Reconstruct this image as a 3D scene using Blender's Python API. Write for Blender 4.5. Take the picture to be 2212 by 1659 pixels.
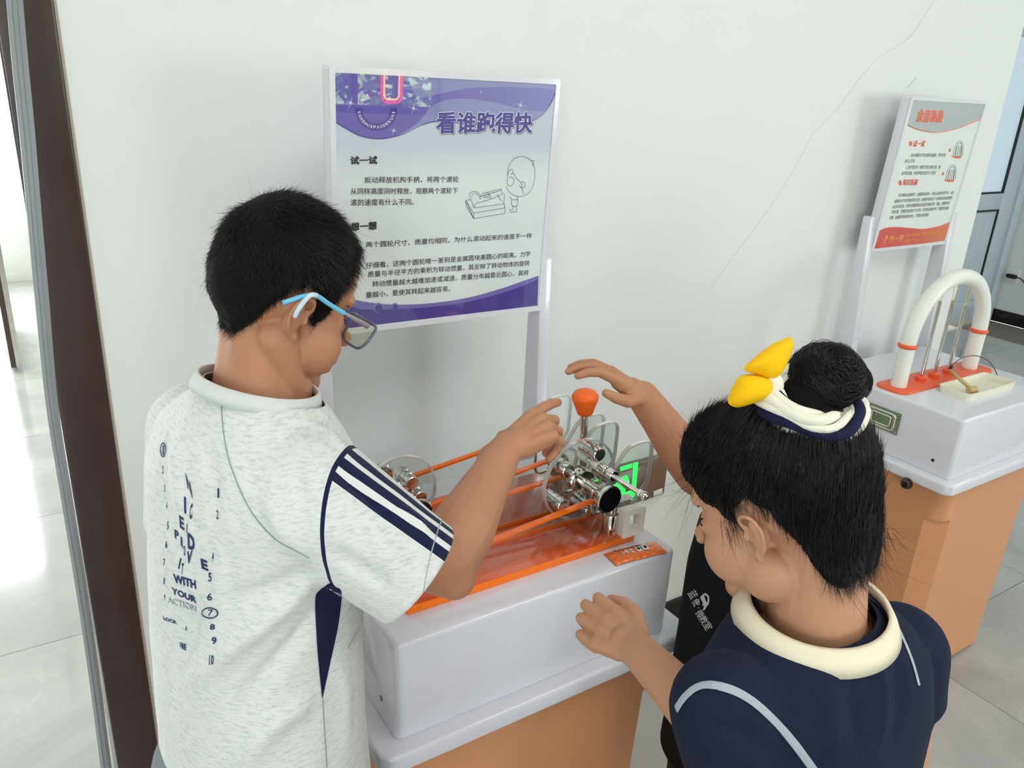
import bpy, bmesh, math, random
import numpy as np
from mathutils import Vector, Matrix, Quaternion, noise
from mathutils.bvhtree import BVHTree

S = bpy.context.scene
for o in list(bpy.data.objects):
    bpy.data.objects.remove(o)

# ------------------------------------------------------------------ camera
YAW, PITCH, ROLL, FPX = math.radians(33.62), math.radians(-20.665), math.radians(3.053), 1712.8
CAM = Vector((0, 0, 1.6))
_f = Vector((math.sin(YAW)*math.cos(PITCH), math.cos(YAW)*math.cos(PITCH), math.sin(PITCH)))
_r = Vector((math.cos(YAW), -math.sin(YAW), 0))
_u = _r.cross(_f)
CR = _r*math.cos(ROLL) + _u*math.sin(ROLL)
CU = -_r*math.sin(ROLL) + _u*math.cos(ROLL)
CF = _f
cd = bpy.data.cameras.new('camera'); cam = bpy.data.objects.new('camera', cd)
S.collection.objects.link(cam)
cam.matrix_world = Matrix(((CR.x, CU.x, -CF.x, CAM.x), (CR.y, CU.y, -CF.y, CAM.y), (CR.z, CU.z, -CF.z, CAM.z), (0, 0, 0, 1)))
cd.sensor_width = 36.0; cd.sensor_fit = 'HORIZONTAL'; cd.lens = 36.0*FPX/2212; cd.clip_start = 0.02
S.camera = cam

# ------------------------------------------------------------------ light
w = bpy.data.worlds.new('sky'); S.world = w; w.use_nodes = True
bg = w.node_tree.nodes['Background']; bg.inputs[0].default_value = (0.80, 0.90, 1.0, 1); bg.inputs[1].default_value = 3.4

def area(name, loc, target, sx, sy, power, col=(1, 1, 1)):
    l = bpy.data.lights.new(name, 'AREA'); l.shape = 'RECTANGLE'; l.size = sx; l.size_y = sy
    l.energy = power; l.color = col
    o = bpy.data.objects.new(name, l); S.collection.objects.link(o); o.location = loc
    d = Vector(target)-Vector(loc)
    o.rotation_euler = d.to_track_quat('-Z', 'Y').to_euler()
    return o

area('daylight_window_right', (5.6, -3.9, 1.75), (5.6, 0, 1.75), 2.0, 1.6, 88, (0.93, 0.97, 1.0))
area('fill_light_camera_side', (-2.9, -3.9, 1.75), (-2.9, 0, 1.75), 1.6, 1.6, 105, (0.93, 0.97, 1.0))  # added fill brightening the front faces; the wall has no window here
area('daylight_side_room', (5.0, 0.4, 3.05), (5.0, 0.4, 0), 1.2, 1.2, 16, (0.85, 0.93, 1.0))
area('daylight_corridor', (-1.2, 6.9, 1.55), (-1.2, 0, 1.0), 2.2, 1.7, 230, (0.96, 0.98, 1.0))
sl = bpy.data.lights.new('sun', 'SUN'); sl.energy = 62; sl.angle = math.radians(1.0); sl.color = (1.0, .96, .88)
so_ = bpy.data.objects.new('sun', sl); S.collection.objects.link(so_); so_.rotation_euler = Vector((-0.15, -0.62, -0.78)).to_track_quat('-Z', 'Y').to_euler()
area('ceiling_panel_light', (1.2, -0.6, 3.1), (1.2, -0.6, 0), 2.4, 1.2, 34, (1.0, 0.985, 0.965))

S.view_settings.view_transform = 'Standard'; S.view_settings.look = 'None'
S.view_settings.gamma = 1.0; S.view_settings.use_curve_mapping = False
S.view_settings.exposure = -0.17
try:
    S.cycles.use_denoising = True
    S.cycles.max_bounces = 10; S.cycles.transparent_max_bounces = 16; S.cycles.transmission_bounces = 10
    S.cycles.sample_clamp_indirect = 6.0
    S.cycles.caustics_reflective = False; S.cycles.caustics_refractive = False
except Exception:
    pass

# ------------------------------------------------------------------ helpers
def ray(px, py):
    return CF + CR*((px-1106)/FPX) - CU*((py-829.5)/FPX)
def on_z(px, py, z):
    d = ray(px, py); return CAM + d*((z-CAM.z)/d.z)
def on_y(px, py, y):
    d = ray(px, py); return CAM + d*(y/d.y)
def at(px, py, dist):
    return CAM + ray(px, py)*dist

def lin(c):
    return tuple(((v/255)/12.92 if v/255 <= 0.04045 else ((v/255+0.055)/1.055)**2.4) for v in c)

def mat(name, rgb, rough=0.5, metal=0.0, coat=0.0, trans=0.0, ior=1.5, bump=0.0, bscale=60.0, var=0.0, vscale=8.0, sss=0.0, emit=None, estr=0.0, spec=0.5, coat_rough=0.03):
    m = bpy.data.materials.new(name); m.use_nodes = True
    nt = m.node_tree; p = nt.nodes['Principled BSDF']
    c = lin(rgb)
    p.inputs['Base Color'].default_value = (*c, 1)
    p.inputs['Roughness'].default_value = rough; p.inputs['Metallic'].default_value = metal
    p.inputs['IOR'].default_value = ior
    p.inputs['Coat Weight'].default_value = coat; p.inputs['Coat Roughness'].default_value = coat_rough
    p.inputs['Transmission Weight'].default_value = trans
    p.inputs['Specular IOR Level'].default_value = spec
    if sss:
        p.inputs['Subsurface Weight'].default_value = sss
        p.inputs['Subsurface Radius'].default_value = (0.012, 0.005, 0.003); p.inputs['Subsurface Scale'].default_value = 0.6
    if emit:
        p.inputs['Emission Color'].default_value = (*lin(emit), 1); p.inputs['Emission Strength'].default_value = estr
    tc = nt.nodes.new('ShaderNodeTexCoord')
    if var:
        n = nt.nodes.new('ShaderNodeTexNoise'); n.inputs['Scale'].default_value = vscale; n.inputs['Detail'].default_value = 5
        nt.links.new(tc.outputs['Object'], n.inputs['Vector'])
        mx = nt.nodes.new('ShaderNodeMixRGB'); mx.inputs[1].default_value = (*[v*(1-var) for v in c], 1); mx.inputs[2].default_value = (*[min(1, v*(1+var)) for v in c], 1)
        nt.links.new(n.outputs['Fac'], mx.inputs[0]); nt.links.new(mx.outputs[0], p.inputs['Base Color'])
    if bump:
        n2 = nt.nodes.new('ShaderNodeTexNoise'); n2.inputs['Scale'].default_value = bscale; n2.inputs['Detail'].default_value = 4
        nt.links.new(tc.outputs['Object'], n2.inputs['Vector'])
        b = nt.nodes.new('ShaderNodeBump'); b.inputs['Strength'].default_value = bump; b.inputs['Distance'].default_value = 0.002
        nt.links.new(n2.outputs['Fac'], b.inputs['Height']); nt.links.new(b.outputs[0], p.inputs['Normal'])
    return m

M = {}
M['wall'] = mat('painted_wall', (232, 235, 232), 0.55, bump=0.12, bscale=90, var=0.018, vscale=2.5)
M['ceiling'] = mat('ceiling_paint', (235, 235, 232), 0.9)
M['white_plastic'] = mat('white_fibreglass', (224, 224, 231), 0.14, coat=0.4, coat_rough=0.06, var=0.01, vscale=4)
M['peach'] = mat('peach_panel', (216, 152, 106), 0.34, var=0.04, vscale=3, bump=0.05, bscale=200)
M['black'] = mat('black_plastic', (14, 14, 15), 0.45)
M['gloss_black'] = mat('black_gloss_skirting', (12, 13, 15), 0.2)
M['chrome'] = mat('chrome', (215, 212, 206), 0.07, metal=1.0)
M['steel'] = mat('brushed_steel', (165, 160, 150), 0.22, metal=1.0)
M['dark_steel'] = mat('dark_steel', (95, 90, 84), 0.3, metal=1.0)
M['orange_acrylic'] = mat('orange_acrylic', (244, 112, 24), 0.08, coat=0.6, var=0.05, vscale=10)
M['orange_knob'] = mat('orange_rubber', (250, 106, 18), 0.45)
M['orange_plate'] = mat('orange_plate', (240, 96, 48), 0.35)
M['white_tube'] = mat('white_tube', (236, 238, 230), 0.35)
M['ivory'] = mat('ivory_plastic', (238, 234, 214), 0.4)
M['wood'] = mat('pale_wood', (200, 172, 120), 0.5, var=0.1, vscale=40)
M['cream'] = mat('cream_plastic', (250, 244, 234), 0.35)
M['dark_wood'] = mat('dark_brown_casing', (62, 44, 42), 0.30, coat=.4, coat_rough=.25, var=0.25, vscale=14, bump=0.1, bscale=30)
M['grey_strip'] = mat('grey_pvc', (150, 156, 158), 0.35)
M['pale_blue'] = mat('pale_blue_door', (196, 208, 216), 0.35)
M['frosted'] = mat('frosted_glass', (214, 228, 240), 0.35, emit=(205, 225, 245), estr=0.28)  # weak emission stands in for daylight shining through the pane
M['brown_glass'] = mat('sign_brown', (112, 92, 78), 0.12, coat=0.5)
M['green_light'] = mat('green_light', (40, 255, 80), 0.5, emit=(50, 255, 95), estr=1.6)

def clear_mat(name, tint=(245, 250, 250), alpha=0.10, rough=0.03):
    # thin clear acrylic: mostly see-through, glossy by fresnel
    m = bpy.data.materials.new(name); m.use_nodes = True; nt = m.node_tree
    for n in list(nt.nodes): nt.nodes.remove(n)
    out = nt.nodes.new('ShaderNodeOutputMaterial')
    tr = nt.nodes.new('ShaderNodeBsdfTransparent'); tr.inputs[0].default_value = (*lin(tint), 1)
    gl = nt.nodes.new('ShaderNodeBsdfGlossy'); gl.inputs['Roughness'].default_value = rough
    lw = nt.nodes.new('ShaderNodeLayerWeight'); lw.inputs[0].default_value = 0.5
    pw = nt.nodes.new('ShaderNodeMath'); pw.operation = 'POWER'; pw.inputs[1].default_value = 5.0; nt.links.new(lw.outputs['Facing'], pw.inputs[0])
    fr = nt.nodes.new('ShaderNodeMath'); fr.operation = 'MULTIPLY_ADD'; fr.inputs[1].default_value = 0.8; fr.inputs[2].default_value = 0.045; nt.links.new(pw.outputs[0], fr.inputs[0])
    mx = nt.nodes.new('ShaderNodeMixShader')
    nt.links.new(fr.outputs[0], mx.inputs[0]); nt.links.new(tr.outputs[0], mx.inputs[1]); nt.links.new(gl.outputs[0], mx.inputs[2])
    nt.links.new(mx.outputs[0], out.inputs[0])
    return m
M['clear'] = clear_mat('clear_acrylic', (246, 249, 248))
M['clear_edge'] = mat('acrylic_edge', (238, 230, 226), 0.12, trans=0.55, ior=1.2, var=0.25, vscale=35)
M['lens'] = clear_mat('spectacle_lens', (235, 238, 225))

def link(o, parent=None):
    S.collection.objects.link(o)
    if parent is not None: o.parent = parent
    return o

def wloc(o):
    v = Vector((0, 0, 0))
    while o is not None:
        v += Vector(o.location); o = o.parent
    return v

def mesh(name, V, F, m, parent=None, smooth=False, auto=None, loc=None):
    """V in world coordinates; becomes a child of parent (origins are kept at the parent's)."""
    off = wloc(parent) if parent is not None else Vector(loc or (0, 0, 0))
    A = np.asarray([tuple(v) for v in V], dtype=float).reshape(-1, 3) - np.array(off)
    me = bpy.data.meshes.new(name); me.from_pydata(A.tolist(), [], [tuple(f) for f in F]); me.update()
    mm = m if isinstance(m, (list, tuple)) else [m]
    for q in mm: me.materials.append(q)
    o = bpy.data.objects.new(name, me); link(o, parent)
    if parent is None: o.location = off
    if smooth or auto:
        me.polygons.foreach_set('use_smooth', [True]*len(me.polygons))
        if auto: me.set_sharp_from_angle(angle=math.radians(auto))
    return o

def thing(name, label, cat, loc, group=None):
    o = bpy.data.objects.new(name, None); S.collection.objects.link(o); o.location = loc
    o.empty_display_size = 0.05
    o['label'] = label; o['category'] = cat
    if group: o['group'] = group
    return o
def tag(o, label, cat, group=None, kind=None):
    o['label'] = label; o['category'] = cat
    if group: o['group'] = group
    if kind: o['kind'] = kind
    return o
def struct(o, label=None):
    o['kind'] = 'structure'
    if label: o['label'] = label
    return o

def join(parts):
    V = []; F = []
    for v, f in parts:
        n = len(V); V += [tuple(p) for p in v]; F += [tuple(i+n for i in q) for q in f]
    return V, F

def box(x0, x1, y0, y1, z0, z1):
    V = [(x0, y0, z0), (x1, y0, z0), (x1, y1, z0), (x0, y1, z0), (x0, y0, z1), (x1, y0, z1), (x1, y1, z1), (x0, y1, z1)]
    return V, [(0, 3, 2, 1), (4, 5, 6, 7), (0, 1, 5, 4), (1, 2, 6, 5), (2, 3, 7, 6), (3, 0, 4, 7)]

def bevelled(name, VF, m, parent=None, width=0.004, seg=3, loc=None):
    o = mesh(name, VF[0], VF[1], m, parent, loc=loc)
    bm = bmesh.new(); bm.from_mesh(o.data)
    bmesh.ops.recalc_face_normals(bm, faces=bm.faces)
    es = [e for e in bm.edges if len(e.link_faces) == 2 and e.calc_face_angle(0) > math.radians(30)]
    bmesh.ops.bevel(bm, geom=es, offset=width, segments=seg, profile=0.5, affect='EDGES', clamp_overlap=True)
    bm.to_mesh(o.data); bm.free()
    o.data.polygons.foreach_set('use_smooth', [True]*len(o.data.polygons)); o.data.set_sharp_from_angle(angle=math.radians(40))
    return o

def frame_of(d):
    d = Vector(d).normalized()
    a = Vector((0, 0, 1)) if abs(d.z) < 0.9 else Vector((1, 0, 0))
    s = d.cross(a).normalized(); t = s.cross(d).normalized()
    return s, t

def tube(pts, r, n=12, cap=True, closed=False):
    pts = [Vector(p) for p in pts]; N = len(pts)
    rs = r if isinstance(r, (list, tuple)) else [r]*N
    V = []; F = []
    s = None
    for i, p in enumerate(pts):
        if closed: d = pts[(i+1) % N]-pts[i-1]
        else: d = pts[min(i+1, N-1)]-pts[max(i-1, 0)]
        d.normalize()
        if s is None: s, t = frame_of(d)
        else:
            s = (s - d*s.dot(d)).normalized(); 
        t = d.cross(s).normalized()
        for k in range(n):
            a = 2*math.pi*k/n; V.append(p + s*(rs[i]*math.cos(a)) + t*(rs[i]*math.sin(a)))
    M_ = N if closed else N-1
    for i in range(M_):
        j = (i+1) % N
        for k in range(n):
            F.append((i*n+k, i*n+(k+1) % n, j*n+(k+1) % n, j*n+k))
    if cap and not closed:
        F.append(tuple(range(n-1, -1, -1))); F.append(tuple((N-1)*n+k for k in range(n)))
    return V, F

def cyl(a, b, r, n=24, r2=None):
    return tube([a, b], [r, r if r2 is None else r2], n)

def lathe(origin, axis, prof, n=28):
    """prof: list of (dist along axis, radius)"""
    o = Vector(origin); d = Vector(axis).normalized(); s, t = frame_of(d)
    V = []; F = []
    for h, r in prof:
        for k in range(n):
            a = 2*math.pi*k/n; V.append(o + d*h + s*(max(r, 1e-5)*math.cos(a)) + t*(max(r, 1e-5)*math.sin(a)))
    for i in range(len(prof)-1):
        for k in range(n):
            F.append((i*n+k, i*n+(k+1) % n, (i+1)*n+(k+1) % n, (i+1)*n+k))
    F.append(tuple(range(n-1, -1, -1))); F.append(tuple((len(prof)-1)*n+k for k in range(n)))
    return V, F

def sphere(c, r, n=20, m_=12):
    return lathe(Vector(c)-Vector((0, 0, r)), (0, 0, 1), [(r-r*math.cos(math.pi*i/m_), r*math.sin(math.pi*i/m_)) for i in range(m_+1)], n)

def prism(outline, o, U, W, D):
    """outline (u,w) extruded by vector D from origin o"""
    o = Vector(o); U = Vector(U); W = Vector(W); D = Vector(D); n = len(outline)
    V = [o+U*a+W*b for a, b in outline] + [o+U*a+W*b+D for a, b in outline]
    F = [tuple(range(n-1, -1, -1)), tuple(range(n, 2*n))] + [(i, (i+1) % n, n+(i+1) % n, n+i) for i in range(n)]
    return V, F

def rrect(x0, x1, y0, y1, r, seg=5):
    P = []
    for cx, cy, a0 in ((x1-r, y1-r, 0), (x0+r, y1-r, 90), (x0+r, y0+r, 180), (x1-r, y0+r, 270)):
        for i in range(seg+1):
            a = math.radians(a0+90*i/seg); P.append((cx+r*math.cos(a), cy+r*math.sin(a)))
    return P

def smooth_poly(P, n=6, closed=False):
    """Catmull-Rom through 2-D/3-D points"""
    P = [Vector(p) for p in P]; N = len(P); out = []
    rng = range(N if closed else N-1)
    for i in rng:
        p0 = P[(i-1) % N] if closed or i > 0 else P[0]; p1 = P[i]; p2 = P[(i+1) % N]; p3 = P[(i+2) % N] if closed or i+2 < N else P[-1]
        for k in range(n):
            t = k/n
            out.append(0.5*((2*p1)+(p2-p0)*t+(2*p0-5*p1+4*p2-p3)*t*t+(3*p1-p0-3*p2+p3)*t**3))
    if not closed: out.append(P[-1])
    return out

# ---- lettering
_tc = {}
def text2d(s, off=0.0, res=3):
    k = (s, off, res)
    if k in _tc: return _tc[k]
    cu = bpy.data.curves.new('t', 'FONT'); cu.body = s; cu.size = 1; cu.resolution_u = res; cu.offset = off
    o = bpy.data.objects.new('t', cu); S.collection.objects.link(o)
    dg = bpy.context.evaluated_depsgraph_get(); me = o.evaluated_get(dg).to_mesh()
    V = np.array([v.co[:2] for v in me.vertices]).reshape(-1, 2); F = [tuple(p.vertices) for p in me.polygons]
    o.evaluated_get(dg).to_mesh_clear()
    bpy.data.objects.remove(o); bpy.data.curves.remove(cu)
    _tc[k] = (V, F); return V, F

def line_text(s, P0, P1, up, height, off=0.0, shear=0.0):
    """lettering laid from P0 to P1 (bottom left to bottom right), glyph height set by 'height'"""
    V, F = text2d(s, off)
    if len(V) == 0: return [], []
    P0 = Vector(P0); P1 = Vector(P1); up = Vector(up)
    x0, x1 = V[:, 0].min(), V[:, 0].max(); y0, y1 = V[:, 1].min(), V[:, 1].max()
    U = P1-P0
    return [P0 + U*((a-x0)/(x1-x0)) + up*(height*((b-y0)/(y1-y0))) + U.normalized()*(shear*height*((b-y0)/(y1-y0))) for a, b in V], F
# ================================================================== SETTING
WY = 1.47          # face of the main wall
TX0, TY0, TS = -4.19, -1.38, 0.8
M['grout'] = mat('floor_grout', (120, 114, 104), 0.8)
def tile_mat():
    m = mat('polished_tile', (204, 201, 194), 0.12, coat=0.3, coat_rough=0.05)
    nt = m.node_tree; p = nt.nodes['Principled BSDF']; tc = [n for n in nt.nodes if n.type == 'TEX_COORD'][0]
    oi = nt.nodes.new('ShaderNodeObjectInfo')
    ad = nt.nodes.new('ShaderNodeVectorMath'); ad.operation = 'ADD'
    sc = nt.nodes.new('ShaderNodeVectorMath'); sc.operation = 'SCALE'; sc.inputs[3].default_value = 1.0
    geo = nt.nodes.new('ShaderNodeNewGeometry'); nt.links.new(geo.outputs['Position'], sc.inputs[0])
    cmb = nt.nodes.new('ShaderNodeCombineXYZ'); ml = nt.nodes.new('ShaderNodeMath'); ml.operation = 'MULTIPLY'; ml.inputs[1].default_value = 37.0
    nt.links.new(oi.outputs['Random'], ml.inputs[0]); nt.links.new(ml.outputs[0], cmb.inputs[2])
    nt.links.new(sc.outputs[0], ad.inputs[0]); nt.links.new(cmb.outputs[0], ad.inputs[1])
    n = nt.nodes.new('ShaderNodeTexNoise'); n.inputs['Scale'].default_value = 2.2; n.inputs['Detail'].default_value = 8; n.inputs['Roughness'].default_value = 0.65; n.inputs['Distortion'].default_value = 0.8
    nt.links.new(ad.outputs[0], n.inputs['Vector'])
    cr = nt.nodes.new('ShaderNodeValToRGB'); e = cr.color_ramp.elements
    e[0].position = 0.3; e[0].color = (*lin((164, 165, 161)), 1); e[1].position = 0.72; e[1].color = (*lin((192, 192, 188)), 1)
    nt.links.new(n.outputs['Fac'], cr.inputs[0])
    v = nt.nodes.new('ShaderNodeTexNoise'); v.inputs['Scale'].default_value = 3.1; v.inputs['Detail'].default_value = 6; v.inputs['Distortion'].default_value = 1.4
    nt.links.new(ad.outputs[0], v.inputs['Vector'])
    c2 = nt.nodes.new('ShaderNodeValToRGB'); e = c2.color_ramp.elements
    e[0].position = 0.488; e[0].color = (0, 0, 0, 1); e[1].position = 0.5; e[1].color = (1, 1, 1, 1); x = e.new(0.512); x.color = (0, 0, 0, 1)
    nt.links.new(v.outputs['Fac'], c2.inputs[0])
    mx = nt.nodes.new('ShaderNodeMixRGB'); mx.inputs[2].default_value = (*lin((222, 218, 210)), 1)
    m2 = nt.nodes.new('ShaderNodeMath'); m2.operation = 'MULTIPLY'; m2.inputs[1].default_value = 0.12
    nt.links.new(c2.outputs[0], m2.inputs[0]); nt.links.new(m2.outputs[0], mx.inputs[0]); nt.links.new(cr.outputs[0], mx.inputs[1])
    nt.links.new(mx.outputs[0], p.inputs['Base Color'])
    return m
M['tile'] = tile_mat()
floor = struct(mesh('floor', *box(-4.2, 6.72, -4.0, 7.05, -0.05, -0.004), M['grout']), 'grey marble-look tiled floor')
tv, tf = box(0.0012, TS-0.0012, 0.0012, TS-0.0012, -0.004, 0.0)
tme = None
for i in range(14):
    for j in range(-3, 11):
        x = TX0+i*TS; y = TY0+j*TS-(0.32 if i <= 5 else 0)
        if x+TS > 6.75 or y+TS > 7.1 or y < -4.0: continue
        if tme is None:
            to = mesh('tile', tv, tf, M['tile'], floor); tme = to.data
        else:
            to = bpy.data.objects.new('tile', tme); link(to, floor)
        to.location = (x, y, 0)
# main wall: from the left opening to its free right end
struct(mesh('wall_back', *box(0.122, 2.872, WY, WY+0.22, 0, 3.15), M['wall']), 'white painted wall behind the exhibits')
wb_ = [o for o in S.objects if o.name == 'wall_back'][0]
def crack(P, w_):
    Q = [on_y(a, b, WY-.0004) for a, b in P]; V = []
    for i, q in enumerate(Q): V += [q+Vector((-w_/2, 0, w_*.3)), q+Vector((w_/2, 0, -w_*.3))]
    mesh('hairline_crack', V, [(2*i, 2*i+1, 2*i+3, 2*i+2) for i in range(len(Q)-1)], mat('crack', (172, 174, 168), .9), wb_)
crack([(2020, -5), (2006, 18), (1996, 36), (1982, 58), (1968, 78), (1950, 92)], .0009)
crack([(1981, 166), (1972, 176), (1958, 191)], .0016)
crack([(1950, 92), (1892, 128), (1851, 177), (1812, 232), (1752, 293), (1713, 370), (1685, 414), (1652, 464), (1619, 508), (1581, 558), (1534, 624)], .0006)
struct(mesh('wall_front', *join([box(-4.2, 2.25, -4.2, -4.0, 0, 3.15), box(2.25, 6.9, -4.2, -4.0, 0, 0.98), box(3.45, 4.6, -4.2, -4.0, 0.98, 3.15), box(6.6, 6.9, -4.2, -4.0, 0.98, 3.15),
       box(2.25, 6.6, -4.2, -4.0, 2.6, 3.15)]), M['wall']), 'white wall behind the camera')
struct(mesh('wall_left', *box(-4.4, -4.2, -4.2, 7.2, 0, 3.15), M['wall']), 'white wall of the left side room')
struct(mesh('wall_right', *box(6.72, 6.92, -4.0, 7.2, 0, 3.15), M['wall']), 'white side wall beyond the second exhibit')
struct(mesh('wall_corridor', *join([box(-4.2, -2.35, 7.05, 7.25, 0, 3.15), box(-2.35, -0.02, 7.05, 7.25, 0, 0.55), box(-2.35, -0.02, 7.05, 7.25, 2.5, 3.15), box(-0.02, 2.4, 7.05, 7.25, 0, 3.15)]), M['wall']), 'white far wall seen past the dark door casing')
struct(mesh('wall_divider', *box(2.4, 2.6, WY+0.22, 7.05, 0, 3.15), M['wall']), 'white dividing wall')
struct(mesh('wall_door_side', *join([box(2.6, 5.28, 3.17, 3.37, 0, 3.15), box(5.28, 6.72, 3.17, 3.37, 2.3, 3.15)]), M['wall']), 'white wall with the pale blue door')
struct(mesh('ceiling', *box(-4.4, 6.92, -4.2, 7.2, 3.15, 3.3), M['ceiling']), 'white ceiling')
struct(mesh('baseboard_back', *box(0.14, 2.872, WY-0.012, WY, 0, 0.095), M['gloss_black']), 'black skirting below the white wall')
struct(mesh('baseboard_right', *box(6.708, 6.72, -3.9, 3.155, 0, 0.1), M['gloss_black']), 'black skirting below the side wall')
struct(mesh('baseboard_corridor', *box(-4.2, 2.4, 7.04, 7.05, 0, 0.05), M['ceiling']), 'pale skirting of the far wall')
# window frames behind the camera (seen mirrored in the first panel)
def window(n, x0, x1, z0, z1, y, m, mull=2):
    fr = struct(bevelled('window_%d' % n, join([box(x0, x1, y-.04, y+.04, z0, z0+.06), box(x0, x1, y-.04, y+.04, z1-.06, z1), box(x0, x0+.06, y-.04, y+.04, z0+.06, z1-.06), box(x1-.06, x1, y-.04, y+.04, z0+.06, z1-.06)]), m, width=0.004, seg=1), 'dark framed window')
    for k in range(1, mull):
        xx = x0+(x1-x0)*k/mull
        mesh('mullion', *box(xx-.03, xx+.03, y-.035, y+.035, z0+.06, z1-.06), m, fr)
    mesh('pane', *box(x0+.06, x1-.06, y-.003, y+.003, z0+.06, z1-.06), M['clear'], fr)
    return fr
M['frame_dark'] = mat('window_frame', (70, 66, 90), 0.4)
window(1, 2.25, 3.45, 0.98, 2.6, -4.1, M['frame_dark'], 3)
window(2, 4.6, 6.6, 0.98, 2.6, -4.1, M['frame_dark'], 3)
window(3, -2.35, -0.02, 0.55, 2.5, 7.15, M['frame_dark'], 3)

# greenery outside the window behind the camera
def hedge(x0, x1, y, z1, seed):
    random.seed(seed); V = []; F = []
    for k in range(5600):
        c = Vector((random.uniform(x0, x1), y+random.uniform(-.35, .35), random.uniform(0, z1)))
        d = Vector((random.uniform(-1, 1), random.uniform(-1, 1), random.uniform(-1, 1))).normalized(); s, t = frame_of(d); r = random.uniform(.05, .11); n = len(V)
        V += [c+s*r*1.8, c+t*r*.8, c-s*r*1.8, c-t*r*.8]; F.append((n, n+1, n+2, n+3))
    return V, F
tag(mesh('hedge', *hedge(2.6, 7.2, -8.6, 3.4, 4), mat('leaves', (158, 184, 136), 0.5, var=0.3, vscale=3)), 'green hedge outside the window behind the camera', 'hedge', kind='stuff')
struct(mesh('ground', *box(-30, 40, -30, 30, -.4, -.06), mat('paving', (150, 150, 145), .9)), 'paved ground outside')

lan = thing('lit_lantern', 'red and yellow lit tube lantern hanging at the window behind the camera', 'lantern', (2.89, -3.86, 1.25))
M['tube_red'] = mat('red_tube_light', (255, 60, 50), .4, emit=(255, 50, 40), estr=9); M['tube_yellow'] = mat('yellow_tube_light', (255, 190, 60), .4, emit=(255, 190, 70), estr=12)
for e_, r_, m_ in ((0, .009, M['tube_red']), (.024, .008, M['tube_yellow'])):
    mesh('light_tube', *tube([Vector((2.80+e_+(a-0), -3.86, 1.09+e_+b)) for a, b in rrect(0, .18-2*e_, 0, .34-2*e_, .05-e_*.6, 5)], r_, 8, closed=True), m_, lan, True)
mesh('hanger', *cyl((2.89, -3.86, 1.43), (2.89, -3.86, 2.6), .003, 8), M['black'], lan)
# trim_1: the dark brown casing at the left end of the wall
tr = struct(bevelled('trim_1', box(0.0435, 0.1225, WY-0.006, WY+0.24, 0.0, 3.15), M['dark_wood'], width=0.004), 'dark brown wooden door casing')
mesh('casing_bead', *box(0.1225, 0.1262, WY-0.002, WY+0.01, 0.0, 3.15), mat('caulk_line', (176, 166, 150), 0.7), tr)
# grey flexible strip hanging before the casing
sp = [(25, -20), (38, 130), (55, 300), (68, 450), (86, 650), (108, 880), (140, 1080), (172, 1280), (197, 1450), (222, 1640), (226, 1670)]
wd = [36, 36, 34, 32, 31, 27, 26, 25, 24, 24, 24]
L = smooth_poly([on_y(a-wd[i]/2+5, b, 1.40+0.010*math.sin(i*1.1)) for i, (a, b) in enumerate(sp)], 5)
R_ = smooth_poly([on_y(a+wd[i]/2+5, b, 1.40+0.010*math.sin(i*1.1)) for i, (a, b) in enumerate(sp)], 5)
top = on_y(10, -400, 1.40)
V = []; F = []
prof = [(0, 0), (0.28, -0.004), (0.34, -0.0015), (0.62, -0.0015), (0.68, -0.004), (1, 0), (1, 0.004), (0, 0.004)]
for a, b in zip(L, R_):
    for u, d in prof: V.append(a+(b-a)*u+Vector((0, d, 0)))
n = len(prof)
for i in range(len(L)-1):
    for k in range(n): F.append((i*n+k, i*n+(k+1) % n, (i+1)*n+(k+1) % n, (i+1)*n+k))
gs = mesh('door_curtain_strip', V, F, M['grey_strip'], auto=30)
tag(gs, 'long grey plastic door-curtain strip hanging beside the dark brown casing', 'strip')
# far glazed door leaf, edge on
dl = thing('glass_door_leaf', 'narrow dark-framed glass door leaf standing open behind the grey strip', 'door', (-0.02, 4.9, 0))
mesh('door_stile', *box(-0.045, -0.02, 4.86, 4.93, 0.02, 2.3), M['dark_wood'], dl)
mesh('edge_strip', *box(-0.02, 0.005, 4.87, 4.92, 0.02, 2.3), M['chrome'], dl)
for z0, z1 in ((0.02, 0.12), (2.2, 2.3)): mesh('rail', *box(-0.045, -0.02, 4.93, 5.7, z0, z1), M['dark_wood'], dl)
mesh('glass', *box(-0.036, -0.028, 4.93, 5.7, 0.12, 2.2), M['clear'], dl)

# door_1: pale blue door in the side room
d1 = bevelled('door_1', join([box(5.28, 5.36, 3.10, 3.2, 0, 2.3), box(6.60, 6.70, 3.10, 3.2, 0, 2.3), box(5.36, 6.60, 3.10, 3.2, 2.2, 2.3)]), M['pale_blue'], width=0.006, seg=2); struct(d1, 'pale blue aluminium door frame')
zr = on_y(2140, 436, 3.12).z
xr = on_y(2183, 436, 3.12).x
lf = bevelled('door_leaf', join([box(5.38, 5.50, 3.115, 3.155, 0.04, 2.18), box(6.40, 6.585, 3.115, 3.155, 0.04, 2.18), box(5.50, 6.40, 3.115, 3.155, zr-0.06, zr+0.06), box(5.50, 6.40, 3.115, 3.155, 0.04, 0.20), box(5.50, 6.40, 3.115, 3.155, 2.08, 2.18)]), M['pale_blue'], d1, 0.004, 2)
M['seal'] = mat('rubber_seal', (30, 38, 36), 0.6)
mesh('upper_seal', *join([box(5.50, 6.40, 3.112, 3.150, zr+0.06, zr+0.072), box(6.388, 6.40, 3.112, 3.15, zr+0.072, 2.08)]), M['seal'], lf)
mesh('lower_seal', *join([box(5.50, 6.40, 3.112, 3.150, zr-0.072, zr-0.06), box(6.388, 6.40, 3.112, 3.15, 0.2, zr-0.072)]), M['seal'], lf)
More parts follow.
